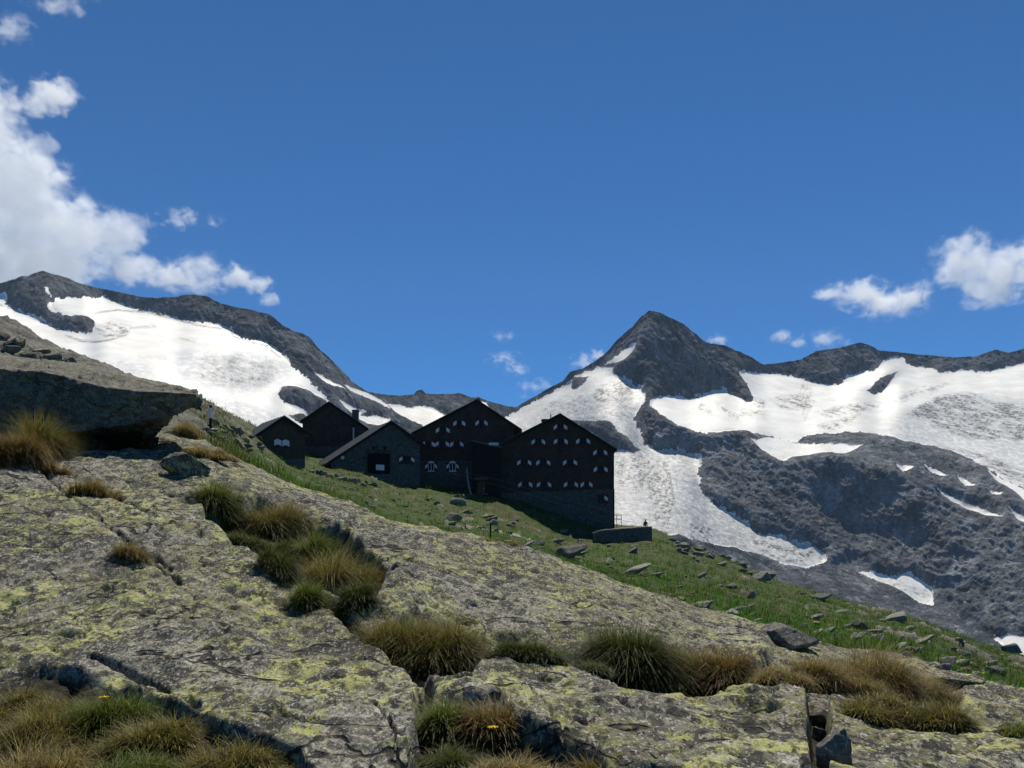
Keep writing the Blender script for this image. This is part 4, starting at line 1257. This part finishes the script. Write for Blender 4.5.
rock(14, 345, 26, 12, 'flat stone on the skyline above the left boulder', 32, BM_, 17, 34, tilt=-0.3)
rock(20, 362, 30, 12, 'slanting grey slab just below the skyline stone at left', 33, BM_D, 15, 30, tilt=-0.3)
rock(48, 362, 22, 14, 'dark block left of the small pointed rock', 34, BM_D, 15, 30)
rock(235, 446, 26, 10, 'low grey rock beside the smallest hut', 35, BM_, 30, 100)
rock(836, 762, 34, 46, 'dark upright block added as shade in the cleft of the right foreground slabs', 36, BM_D, 3.2, 6, sub=5)  # added block, dark to stand in for shade in the cleft
rock(822, 722, 26, 22, 'dark stone added as shade at the back of the cleft in the right foreground slabs', 37, BM_D, 3.2, 7, sub=4)  # added dark fill for the shaded back of the cleft
rock(821, 742, 20, 20, 'small dark stone added as shade in front of the one at the back of the cleft', 38, BM_D, 3.2, 6, sub=4)  # more added dark fill, in place of shade on the cleft floor
rr = random.Random(5)
for i in range(26):
    x = rr.uniform(202, 262); y = np.interp(x, [200, 262], [412, 440]) + rr.uniform(0, 24)
    rock(x, y, rr.uniform(5, 16), rr.uniform(3, 7), 'grey stone on the rough bank between the overhanging boulder and the smallest hut', 160 + i % 9, rr.choice([BM_D, BM_, BM_G]), 22, 110,
         'stones on the bank left of the smallest hut', sub=3, tilt=rr.uniform(-.5, .1), name='stone', cat='stone')
for i in range(12):
    x = rr.uniform(-4, 66); y = 338 + x * 0.42 + rr.uniform(0, 16)
    rock(x, y, rr.uniform(12, 30), rr.uniform(5, 12), 'broken slab piece on the crest above the overhanging boulder', 180 + i, rr.choice([BM_D, BM_]), 16, 40,
         'slab pieces above the overhanging boulder', sub=4, tilt=rr.uniform(-.5, -.1), name='stone', cat='stone')
rr = random.Random(12)
for i in range(34):                                      # rubble by the terrace
    x = rr.uniform(672, 752); y = 541 + (x - 672) * 0.31 + rr.uniform(-4, 11)
    rock(x, y, rr.uniform(5, 13), rr.uniform(3, 7), 'angular grey rubble stone heaped on the slope right of the terrace wall', 100 + i % 9, rr.choice([BM_D, BM_D, BM_G, BM_]), 40, 160,
         'rubble heap right of the terrace wall', sub=3, tilt=rr.uniform(-.6, .2), name='rubble_stone', cat='stone')
for i in range(30):                                      # rubble at right
    x = rr.uniform(905, 1020); y = 640 + (x - 905) * 0.42 + rr.uniform(-10, 18)
    rock(x, y, rr.uniform(7, 20), rr.uniform(4, 11), 'angular grey rubble stone on the bank above the right foreground slab', 120 + i % 9, rr.choice([BM_D, BM_D, BM_]), 14, 60,
         'rubble on the right bank', sub=3, tilt=rr.uniform(-.6, .2), name='rubble_stone', cat='stone')
for i in range(16):                                      # low wall of stones below the open-door hut
    x = 312 + i * 4.2 + rr.uniform(-1, 1); y = 473 + i * 0.9 + rr.uniform(-1.5, 2)
    rock(x, y, rr.uniform(4, 9), rr.uniform(4, 7), 'stone of the low rubble row below the hut with the black doorway', 140 + i % 7, rr.choice([BM_D, BM_G, BM_]), 60, 130,
         'rubble row below the huts', sub=3, name='rubble_stone', cat='stone')
for i in range(44):                                      # flat slabs half sunk in the turf
    x = rr.uniform(430, 1000)
    lo = np.interp(x, [420, 520, 610, 700, 800, 900, 1024], [500, 520, 548, 562, 598, 624, 668]); hi = np.interp(x, [330, 500, 600, 700, 800, 1024], [500, 542, 576, 610, 636, 690])
    y = rr.uniform(lo, hi)
    rock(x, y, rr.uniform(9, 26), rr.uniform(2.5, 6), 'flat grey slab half sunk in the turf below the huts', 190 + i % 12, rr.choice([BM_D, BM_G, BM_, BM_]), 18, 140,
         'flat slabs sunk in the grassy slope', sub=3, tilt=rr.uniform(-.55, -.15), name='stone', cat='stone')
for i in range(90):                                      # scattered in the turf
    x = rr.uniform(330, 1010)
    lo = np.interp(x, [330, 420, 520, 610, 700, 800, 900, 1024], [478, 492, 506, 534, 556, 594, 620, 664]); hi = np.interp(x, [330, 500, 600, 700, 800, 1024], [500, 545, 578, 612, 638, 690])
    y = rr.uniform(lo, hi)
    rock(x, y, rr.uniform(3, 9), rr.uniform(1.5, 4), 'small grey stone lying loose in the turf of the grassy slope', 150 + i % 11, rr.choice([BM_D, BM_G, BM_G, BM_]), 18, 140,
         'stones scattered on the grassy slope', sub=2, tilt=rr.uniform(-.5, .1), name='stone', cat='stone')


BM_O = mat_boulder('dark_overhang_rock', 0.35, (0.085, 0.082, 0.075))


def overhang():
    """the long slab that juts out over the hollow at left"""
    st = [  # px, front top, front bottom, lip depth Yf, back top row, Yb
        (-190, 372, 470, 13.6, 330, 20), (-90, 372, 462, 13.8, 345, 19.5), (0, 372, 440, 13.9, 356, 19), (40, 373, 432, 13.9, 361, 18.6), (70, 379, 430, 13.9, 363, 18.2), (100, 387, 427, 13.8, 369, 17.8),
        (133, 392, 421, 13.8, 377, 17.2), (160, 393.5, 415, 13.9, 383, 16.6), (182, 394, 410, 14.1, 389, 15.8), (197, 395, 405, 14.3, 393.5, 15.0)]
    px = np.linspace(-190, 197, 230)
    q = [np.interp(px, [s[0] for s in st], [s[i] for s in st]) for i in range(1, 6)]
    prof = []
    for j in range(len(px)):
        ft, fb, yf, bt, yb = [float(a[j]) for a in q]
        A = np.array(P(px[j], ft, yf)); B = np.array(P(px[j], fb, yf + 0.25))
        Cc = np.array(P(px[j], bt, yb)); Dd = Cc.copy(); Dd[2] -= 2.3 - 2.05 * float(sstep(90, 185, px[j])); Dd[1] += 0.2
        E = B.copy(); E[1] += 1.6 * (1 - 0.93 * float(sstep(95, 190, px[j]))); E[2] += 0.15 if px[j] > 55 else -0.3
        ring = []
        pts = [A, Cc, Dd, E, B]
        for a, b, n in zip(pts, pts[1:] + pts[:1], (34, 6, 8, 14, 34)):
            for t in range(n):
                ring.append(a + (b - a) * t / n)
        prof.append(ring)
    V = np.array(prof)
    R, K, _ = V.shape
    c0 = V.mean(1, keepdims=True)
    x, y, z = V[..., 0], V[..., 1], V[..., 2]
    n1 = fbm3(x / 1.1, y / 1.1, z / 0.7, 4, 0.55); n2 = fbm3(x / 0.35, y / 0.35, z / 0.16, 4, 0.62, True); n3 = fbm3(x / 0.09, y / 0.09, z / 0.09, 2, 0.6)
    dirv = V - c0; dirv[..., 0] *= 0.2; dirv /= np.linalg.norm(dirv, axis=-1, keepdims=True) + 1e-6
    n4 = fbm3(x / 0.55 + 4, y / 0.55, z / 0.4, 3, 0.6, True)
    V = V + dirv * (0.15 * n1 + 0.10 * n2 + 0.035 * n3 + 0.10 * n4)[..., None]
    ii = np.arange(R * K).reshape(R, K)
    nx = np.roll(ii, -1, 1)
    quad = np.stack([ii[:-1], ii[1:], nx[1:], nx[:-1]], -1).reshape(-1, 4)
    VV = V.reshape(-1, 3)
    n0 = len(VV)
    VV = np.concatenate([VV, V[0].mean(0)[None], V[-1].mean(0)[None]])
    capa = np.stack([ii[0], nx[0], np.full(K, n0), np.full(K, n0)], -1); capb = np.stack([nx[-1], ii[-1], np.full(K, n0 + 1), np.full(K, n0 + 1)], -1)
    me = bpy.data.meshes.new('overhanging_boulder')
    me.from_pydata(VV.tolist(), [], quad.tolist() + [c[:3].tolist() for c in capa] + [c[:3].tolist() for c in capb])
    me.polygons.foreach_set('use_smooth', [True] * len(me.polygons))
    me.materials.append(BM_O)
    o = bpy.data.objects.new('overhanging_boulder', me); C.objects.link(o)
    tag(o, 'huge flat boulder jutting out over a black hollow on the left', 'boulder')


overhang()


# pale footpath on the slope
def path():
    pts = [(462, 526), (480, 529), (500, 533), (520, 538), (536, 541)]
    L, Rr = [], []
    xs = np.linspace(462, 536, 40)
    for x in xs:
        y = np.interp(x, [p[0] for p in pts], [p[1] for p in pts]) + math.sin(x * 0.3) * 0.5
        g = ground_px(x, y, 25, 110); k = g[1] / F
        L.append((g[0], g[1] - 0.9, ground_xy(g[0], g[1] - 0.9) + 0.07)); Rr.append((g[0], g[1] + 0.9, ground_xy(g[0], g[1] + 0.9) + 0.07))
    V = np.array(L + Rr); n = len(L)
    Fc = np.array([[i, i + 1, n + i + 1, n + i] for i in range(n - 1)])
    T = NT('trodden_path'); p = T.pos()
    m_ = T.bsdf(T.mix(T.noise(p, 3, 5), (0.17, 0.155, 0.12), (0.34, 0.32, 0.27)), 0.95, 0.1)
    tag(mesh_np('path', V, Fc, m_), 'narrow pale footpath crossing the grass below the huts', 'path', kind='structure')


path()


# ================================================================ GRASS
def mat_blade():
    T = NT('grass_blades')
    c = T.mix(1.0, T.attr('tint', 'Color'), (1.42, 1.36, 1.15), 'MULTIPLY')
    b = T.n('ShaderNodeBsdfPrincipled'); T.l(c, b.inputs['Base Color']); b.inputs['Roughness'].default_value = 0.6; b.inputs['Specular IOR Level'].default_value = 0.25
    tr = T.n('ShaderNodeBsdfTranslucent'); T.l(c, tr.inputs['Color'])
    mx = T.n('ShaderNodeMixShader'); mx.inputs[0].default_value = 0.35
    T.l(b.outputs[0], mx.inputs[1]); T.l(tr.outputs[0], mx.inputs[2]); T.l(mx.outputs[0], T.out.inputs['Surface'])
    return T.m


BLADE = mat_blade()
PAL = {'green': [(0.055, 0.085, 0.012), (0.085, 0.115, 0.02), (0.04, 0.06, 0.012), (0.16, 0.14, 0.05)],
       'olive': [(0.085, 0.09, 0.02), (0.13, 0.115, 0.03), (0.06, 0.065, 0.015), (0.22, 0.17, 0.07)],
       'straw': [(0.17, 0.135, 0.052), (0.12, 0.09, 0.034), (0.095, 0.092, 0.026), (0.25, 0.20, 0.10)],
       'rust': [(0.13, 0.085, 0.026), (0.10, 0.08, 0.022), (0.17, 0.12, 0.045), (0.075, 0.075, 0.02)],
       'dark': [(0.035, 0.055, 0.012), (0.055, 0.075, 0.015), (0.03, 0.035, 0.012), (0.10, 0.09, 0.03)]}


def blades(base, length, width, lean, az, droop, tint, seg=3):
    """many curved blades at once -> verts, faces, tints"""
    n = len(base)
    t = np.linspace(0, 1, seg + 1)
    d = np.stack([np.cos(az), np.sin(az)], 1)
    side = np.stack([-d[:, 1], d[:, 0], np.zeros(n)], 1)
    V = np.zeros((n, seg + 1, 2, 3)); 
    for i, tt in enumerate(t):
        ang = lean + droop * tt * tt
        # integrate along the curve approximately
        m_ = lean + droop * tt * tt / 3
        hor = length * tt * np.sin(m_); ver = length * tt * np.cos(m_)
        c = base + np.concatenate([d * hor[:, None], ver[:, None]], 1)
        wd = (width * (1 - tt) ** 0.7 * 0.5 + 0.0004)[:, None] * side
        V[:, i, 0] = c - wd; V[:, i, 1] = c + wd
    k = (seg + 1) * 2
    b0 = (np.arange(n) * k)[:, None]
    f = np.concatenate([np.stack([b0[:, 0] + 2 * i, b0[:, 0] + 2 * i + 1, b0[:, 0] + 2 * i + 3, b0[:, 0] + 2 * i + 2], 1)[:, None] for i in range(seg)], 1).reshape(-1, 4)
    tv = np.repeat(tint, k, 0)
    return V.reshape(-1, 3), f, tv


def tuft(px, py, wpx, hpx, pal, label, seed, n=2200, ymin=3.2, ymax=16):
    r = np.random.default_rng(seed)
    g = ground_px(px, py - 2, ymin, ymax)
    k = g[1] / F
    W, Hh = wpx * k, hpx * k
    # several crowns of blades
    nc = max(4, int(wpx / 11))
    chh = r.uniform(0.6, 1.1, nc); caz = r.uniform(0, 6.283, nc); cln = r.uniform(0.0, 0.45, nc)
    cu = r.uniform(-0.40, 0.40, nc); cv = r.uniform(-0.30, 0.30, nc)
    ci = r.integers(0, nc, n)
    rad = 0.10 * W + 0.02
    bx = cu[ci] * W + r.normal(0, rad * 0.55, n); by = cv[ci] * W * 0.8 + r.normal(0, rad * 0.5, n)
    bz = np.array([ground_xy(g[0] + x, g[1] + y) for x, y in zip(bx, by)]) - g[2]
    bz = np.clip(bz, -0.25 * Hh, 0.3 * Hh)
    ln = Hh * chh[ci] * r.uniform(0.3, 1.1, n) * (1 - 0.35 * np.abs(bx) / (0.5 * W + 1e-6)).clip(0.45, 1)
    az = np.arctan2(by - cv[ci] * W * 0.8, bx - cu[ci] * W) + r.normal(0, 0.9, n)
    az = np.where(r.uniform(0, 1, n) < 0.35, r.normal(-0.9, 0.7, n), az)
    az = np.where(r.uniform(0, 1, n) < 0.3, caz[ci] + r.normal(0, 0.5, n), az)
    lean = np.abs(r.normal(0.42, 0.32, n)) + np.where(r.uniform(0, 1, n) < 0.12, 0.8, 0.0) + cln[ci] * 0.4; droop = r.uniform(0.5, 2.7, n)
    pl = np.array(PAL[pal]); tc = pl[r.choice(len(pl), n, p=[0.36, 0.3, 0.2, 0.14])] * r.uniform(0.75, 1.3, (n, 1))
    wd = r.uniform(0.0018, 0.0048, n) * (0.6 + g[1] / 12)
    V, f, tv = blades(np.stack([bx, by, bz], 1), ln, wd, lean, az, droop, tc)
    o = mesh_np('grass_tuft', V, f, BLADE, attrs={'tint': tv}, smooth=True)
    o.location = tuple(g)
    tag(o, label, 'grass tuft', 'grass tufts among the foreground rocks')
    return o


TUFTS = [
    (28, 716, 100, 34, 'olive', 'olive tuft at the back of the bottom left hollow under its rock lip'),
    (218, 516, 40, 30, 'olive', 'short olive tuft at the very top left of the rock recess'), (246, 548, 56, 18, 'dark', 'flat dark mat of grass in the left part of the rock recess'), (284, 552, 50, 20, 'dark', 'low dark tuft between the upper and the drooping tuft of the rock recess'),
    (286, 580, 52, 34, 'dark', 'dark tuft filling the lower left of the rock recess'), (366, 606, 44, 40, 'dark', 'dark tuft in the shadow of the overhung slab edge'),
    (232, 530, 62, 46, 'green', 'green grass tuft at the upper left end of the rock recess'), (268, 536, 60, 46, 'olive', 'olive tuft next to the green one at the top of the rock recess'),
    (312, 566, 52, 44, 'green', 'drooping tuft in the middle of the rock recess'), (338, 596, 78, 62, 'olive', 'large olive tuft hanging over the lower end of the rock recess'), (312, 608, 46, 34, 'green', 'small green tuft at the foot of the rock recess'),
    (405, 660, 76, 66, 'olive', 'left half of the rounded tuft pair between the foreground slabs'), (447, 668, 84, 76, 'olive', 'tallest rounded olive tuft in the gap between the foreground slabs'),
    (440, 735, 58, 44, 'green', 'green tuft low in the gap at the bottom centre'), (482, 738, 60, 48, 'rust', 'rust tinged tuft with a yellow flower near the bottom centre'),
    (448, 776, 70, 34, 'dark', 'dark green tuft at the bottom edge of the gap between slabs'), (520, 788, 110, 38, 'straw', 'straw coloured tuft along the bottom edge'), (585, 792, 80, 30, 'straw', 'thin straw tuft right of the bottom edge straw clump'),
    (632, 680, 80, 72, 'dark', 'dark green tuft with upright blades on the centre slab'), (668, 684, 76, 66, 'olive', 'olive tuft in the middle of the large clump on the centre slab'), (708, 684, 70, 50, 'rust', 'rusty brown tuft at the right end of the large clump'),
    (778, 682, 58, 24, 'straw', 'short straw tuft beside the dark outcrop'), (832, 690, 78, 52, 'straw', 'tall straw tuft above the dark cleft'), (872, 690, 90, 54, 'straw', 'widest straw tuft on the right slabs'),
    (918, 700, 74, 40, 'straw', 'low straw tuft at the right end of the straw band'), (888, 716, 80, 34, 'olive', 'olive tuft below the straw band'), (938, 726, 70, 30, 'olive', 'olive tuft nearest the right foreground slab'), (1010, 735, 60, 18, 'green', 'low green tuft near the right margin'),
    (14, 464, 52, 42, 'rust', 'rusty tuft under the left end of the overhanging boulder'), (-20, 466, 56, 42, 'rust', 'rusty tuft cut by the left margin'), (38, 460, 40, 52, 'olive', 'olive tuft against the black hollow'),
    (30, 758, 90, 66, 'olive', 'olive tuft in the bottom left hollow'), (92, 742, 90, 58, 'green', 'green tuft with a yellow flower in the bottom left hollow'), (150, 756, 80, 48, 'olive', 'drooping tuft right of the flowering one'),
    (20, 800, 120, 60, 'straw', 'pale tuft in the bottom left corner'), (120, 800, 130, 50, 'green', 'wide green tuft along the bottom left edge'), (222, 786, 100, 48, 'olive', 'tuft at the right end of the bottom left hollow'), (276, 796, 60, 34, 'straw', 'thin straw tuft ending the bottom left clump'),
    (98, 498, 46, 24, 'rust', 'small brown tuft in the crack under the black hollow'), (128, 562, 36, 24, 'straw', 'small straw tuft in the long crack of the left slab'), (48, 474, 40, 16, 'rust', 'tiny brown tuft at the start of the long crack'),
    (268, 574, 34, 20, 'straw', 'small pale tuft at the edge of the left slab'), (200, 458, 60, 18, 'straw', 'dry tuft beside the squat lichen boulder'), (228, 462, 44, 14, 'rust', 'dry brown tuft near the smallest hut corner'),
    (188, 436, 44, 18, 'straw', 'dry tuft behind the tip of the overhanging boulder'),
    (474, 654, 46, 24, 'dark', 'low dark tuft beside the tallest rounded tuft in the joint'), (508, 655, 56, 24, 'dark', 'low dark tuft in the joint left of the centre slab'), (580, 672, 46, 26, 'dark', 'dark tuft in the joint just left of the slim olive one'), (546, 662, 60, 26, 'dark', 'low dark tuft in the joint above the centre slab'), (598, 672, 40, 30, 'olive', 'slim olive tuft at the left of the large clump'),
    (500, 545, 50, 8, 'straw', 'dry grass fringe on the crest below the huts'),
]
for i, (x, y, w_, h_, pl, lb) in enumerate(TUFTS):
    n = int(np.clip(w_ * h_ * 2.6, 800, 12000))
    tuft(x, y, w_, h_, pl, lb, 300 + i, n, 3.0, 30 if y < 470 else 16)


def flower(px, py, Y, label):
    b = P(px, py, Y)
    o = empty('flower', (b[0], b[1], b[2] - 0.16)); tag(o, label, 'flower')
    MB().tube([(0, 0, -0.05), (0.005, 0, 0.08), (0, 0, 0.155)], 0.002, n=5).build('stem', BLADE_STEM, o)
    mb = MB()
    for i in range(11):
        a = i / 11 * 2 * math.pi
        c, s = math.cos(a), math.sin(a)
        mb.add([(c * .004, s * .004, .157), (c * .016 - s * .006, s * .016 + c * .006, .163), (c * .026, s * .026, .160), (c * .016 + s * .006, s * .016 - c * .006, .163)], [(0, 1, 2, 3)])
    mb.build('petals', YEL, o)
    import bmesh
    bm = bmesh.new(); bmesh.ops.create_icosphere(bm, subdivisions=2, radius=0.006)
    me = bpy.data.meshes.new('flower_head'); bm.to_mesh(me); bm.free(); me.materials.append(YEL)
    c_ = bpy.data.objects.new('flower_head', me); C.objects.link(c_); c_.parent = o; c_.location = (0, 0, 0.16)


BLADE_STEM = mat_simple('flower_stem', (0.06, 0.09, 0.02), 0.7)
YEL = mat_simple('yellow_petals', (0.75, 0.50, 0.02), 0.6, 0.1)
g_ = ground_px(103, 735); flower(104, 697, g_[1] - 0.05, 'yellow flower above the bottom left grass hollow')
g_ = ground_px(494, 735); flower(493, 727, g_[1] - 0.35, 'yellow flower in the rusty tuft at bottom centre')


def slope_grass():
    r = np.random.default_rng(21)
    vis = (grass > 0.35) & (YB > 16) & (YB < 132) & (PXF > -20) & (PXF < 1046)
    # weight so that blades are even in the picture
    ridx, cidx = np.where(vis)
    n = 150000
    s = r.integers(0, len(ridx), n)
    b = VN[ridx[s], cidx[s]] + np.concatenate([r.normal(0, 0.08, (n, 2)), np.zeros((n, 1))], 1)
    nb_ = 9000                                            # two thirds of the blades stand in bushy clumps
    anchor = b[:nb_].copy()
    q_ = r.integers(0, nb_, n); far_ = np.arange(n) > n * 0.36
    spread = r.normal(0, 1, (n, 2)) * (0.05 + anchor[q_, 1] * 0.0022)[:, None]
    b[far_, :2] = anchor[q_[far_], :2] + spread[far_]
    b[far_, 2] = anchor[q_[far_], 2]
    dist = b[:, 1]
    ln = r.uniform(0.10, 0.32, n) * (0.75 + dist / 180)
    hump = np.where(far_, 1.0 + 0.9 * np.exp(-(spread ** 2).sum(1) / (0.05 + anchor[q_, 1] * 0.0022) ** 2) * r.uniform(0, 1, nb_)[q_], 0.75)
    ln = ln * hump
    patch = fbm2(b[:, 0] / 6 + 3, b[:, 1] / 9, 4, 0.6); p2 = fbm2(b[:, 0] / 1.6, b[:, 1] / 2.2, 3, 0.6)
    ca_ = np.array([0.058, 0.085, 0.016]); cb_ = np.array([0.085, 0.135, 0.02]); cc_ = np.array([0.12, 0.095, 0.035])
    g1 = np.clip(0.5 + 1.6 * patch, 0, 1)[:, None]; g2 = np.clip(0.35 + 1.3 * p2, 0, 1)[:, None]
    lush = np.exp(-((b[:, 0] + 2) / 20) ** 2 - ((b[:, 1] - 95) / 30) ** 2)[:, None]
    m1 = sstep(0.02, 0.22, fbm2(b[:, 0] / 2.4 + 17, b[:, 1] / 4.5, 4, 0.65))[:, None]
    m2 = sstep(0.04, 0.22, fbm2(b[:, 0] / 4.2 - 5, b[:, 1] / 7, 4, 0.65))[:, None]
    tc = ca_ * (1 - g2) + cb_ * g2
    tc = tc * (1 - 0.8 * m1) + np.array([0.10, 0.185, 0.028]) * 0.8 * m1
    tc = tc * (1 - 0.38 * m2) + np.array([0.15, 0.118, 0.062]) * 0.38 * m2
    tc = tc * g1 + cc_ * (1 - g1) * 0.9 + 0.5 * lush * (cb_ - tc)
    tc = np.where((b[:, 0:1] / b[:, 1:2] * F + CX) < 250, tc * np.array([1.25, 0.80, 1.1]), tc)
    cl_ = np.where(far_, r.uniform(0.62, 1.45, nb_)[q_], 1.0)[:, None]
    tc = tc * cl_ * r.uniform(0.7, 1.25, (n, 1)) * (0.86 * np.array([0.62, 1.20, 0.42]))
    V, f, tv = blades(b, ln, r.uniform(0.012, 0.03, n) * (0.5 + dist / 60), np.abs(r.normal(0.3, 0.3, n)), r.uniform(0, 6.283, n), r.uniform(0.2, 1.4, n), tc, 2)
    tag(mesh_np('grass', V, f, BLADE, attrs={'tint': tv}), 'short mixed green and straw grass covering the hillside', 'grass', kind='stuff')


slope_grass()


# ================================================================ CLOUDS
def cloud(label, lobes, Y, dens=0.006, seed=0, wisp=1.0, detail=5.0, group='fair weather clouds', depth=0.6, core=0.9):
    """lobes: (px, py, rx px, ry px); one volume bounded by the union of the lobes"""
    k = Y / F
    import bmesh
    bm = bmesh.new()
    L = []
    for (x, y, rx, ry) in lobes:
        c = P(x, y, Y); rad = (rx * k * 1.15, max(rx, ry) * k * depth * 1.15, ry * k * 1.15)
        L.append((c, tuple(q * 0.80 for q in rad)))
        r = bmesh.ops.create_icosphere(bm, subdivisions=3, radius=1.0)
        for v in r['verts']:
            v.co = Vector((v.co.x * rad[0] + c[0], v.co.y * rad[1] + c[1], v.co.z * rad[2] + c[2]))
    me = bpy.data.meshes.new('cloud'); bm.to_mesh(me); bm.free()
    T = NT('cloud_vapour'); p = T.pos()
    s = None
    for c, rad in L:
        sub = T.n('ShaderNodeVectorMath', operation='SUBTRACT'); T.l(p, sub.inputs[0]); sub.inputs[1].default_value = c
        mul = T.n('ShaderNodeVectorMath', operation='MULTIPLY'); T.l(sub.outputs[0], mul.inputs[0]); mul.inputs[1].default_value = tuple(1 / q for q in rad)
        ln = T.n('ShaderNodeVectorMath', operation='LENGTH'); T.l(mul.outputs[0], ln.inputs[0])
        v = T.math('SUBTRACT', 1.0, ln.outputs['Value'])
        s = v if s is None else T.math('SMOOTH_MAX', s, v, 0.15)
    size = min(max(max(r_[0], r_[2]) for _, r_ in L), 34 * k)
    off = T.n('ShaderNodeVectorMath', operation='ADD'); T.l(p, off.inputs[0]); off.inputs[1].default_value = (seed * 917.0, seed * 311.0, 0)
    ps = scaled(T, off.outputs[0], (1, 1, 1.25))
    n1 = T.noise(ps, 1.9 / size, detail, 0.66, 0.35)
    # edge erosion
    q = T.math('ADD', T.math('MULTIPLY', s, core), T.math('MULTIPLY', T.math('SUBTRACT', n1, 0.53), 3.2 * wisp))
    d = T.math('POWER', T.ramp(q, 0.0, 0.9), 1.5)
    d = T.math('MULTIPLY', T.math('MULTIPLY', d, T.ramp(s, -0.25, -0.02)), dens)
    vol = T.n('ShaderNodeVolumePrincipled')
    vol.inputs['Color'].default_value = (1, 1, 1, 1)
    vol.inputs['Anisotropy'].default_value = 0.45
    T.l(d, vol.inputs['Density'])
    T.l(vol.outputs[0], T.out.inputs['Volume'])
    me.materials.append(T.m)
    o = bpy.data.objects.new('cloud', me); C.objects.link(o)
    if len(L) > 1:
        rm = o.modifiers.new('union', 'REMESH'); rm.mode = 'VOXEL'; rm.voxel_size = size / 7
    tag(o, label, 'cloud', group)
    return o


CLY = 9000
cloud('largest white cloud bank rising over the left ridge', [(-30, 130, 72, 76), (15, 200, 72, 85), (62, 236, 70, 58), (112, 234, 50, 34), (25, 262, 100, 52), (-60, 220, 100, 120), (40, 150, 24, 20)], CLY, 0.0060, 1, 0.95, 7.0, depth=0.30, core=2.2)
cloud('small round cloud puff at the top of the left cloud bank', [(52, 96, 34, 24), (34, 108, 22, 16)], CLY, 0.007, 2, 1.05, core=1.4)
cloud('flat ragged cloud just above the left ridge', [(130, 268, 42, 22), (170, 277, 40, 20), (198, 270, 32, 22), (208, 282, 30, 16)], CLY, 0.006, 3, 1.0, core=1.3)
cloud('small cloud at the right end of the ragged one above the left ridge', [(238, 277, 28, 17), (257, 284, 22, 12), (268, 300, 18, 10)], CLY, 0.007, 4, 1.0, core=1.3)
cloud('thin double wisp standing free in the sky right of the big cloud', [(180, 218, 26, 13), (216, 220, 16, 10)], CLY, 0.0040, 5, 1.2)
cloud('cloud wisp cut by the top edge of the picture', [(60, 2, 42, 10), (10, 30, 26, 22)], CLY, 0.0030, 6, 1.2)
cloud('brightest right hand cloud with a rounded top', [(966, 262, 48, 38), (1002, 272, 50, 38), (990, 288, 46, 28), (1044, 262, 44, 36)], CLY, 0.0058, 7, 0.95, 6.0, depth=0.4, core=1.7)
cloud('ragged cloud left of and below the brightest right hand cloud', [(862, 294, 38, 20), (887, 304, 40, 18), (912, 298, 28, 22), (830, 293, 30, 10)], CLY, 0.0065, 8, 1.05, core=1.3)
cloud('small slanting cloud over the jagged right ridge', [(786, 338, 22, 10), (796, 343, 14, 8)], CLY, 0.005, 9, 1.1)
cloud('pale cloud resting on the highest part of the right ridge', [(830, 340, 28, 14)], CLY, 0.003, 10, 1.1)
cloud('tiny cloud just right of the pointed peak', [(718, 340, 16, 10)], CLY, 0.006, 11, 1.0)
cloud('slanting cloud tucked behind the left shoulder of the peak', [(585, 362, 20, 12), (598, 356, 18, 10)], CLY, 0.006, 12, 1.1)
cloud('small bright cloud in the gap between the mountains', [(504, 359, 22, 10)], CLY, 0.006, 13, 1.1)
cloud('curled wisp under the small bright cloud in the gap', [(516, 369, 17, 9)], CLY, 0.005, 14, 1.1)
cloud('faint wisp at the top of the small clouds in the gap', [(504, 336, 18, 7)], CLY, 0.003, 15, 1.1)
cloud('little cloud touching the ridge left of the peak', [(540, 386, 17, 11), (524, 388, 12, 12)], CLY, 0.005, 16, 1.1)
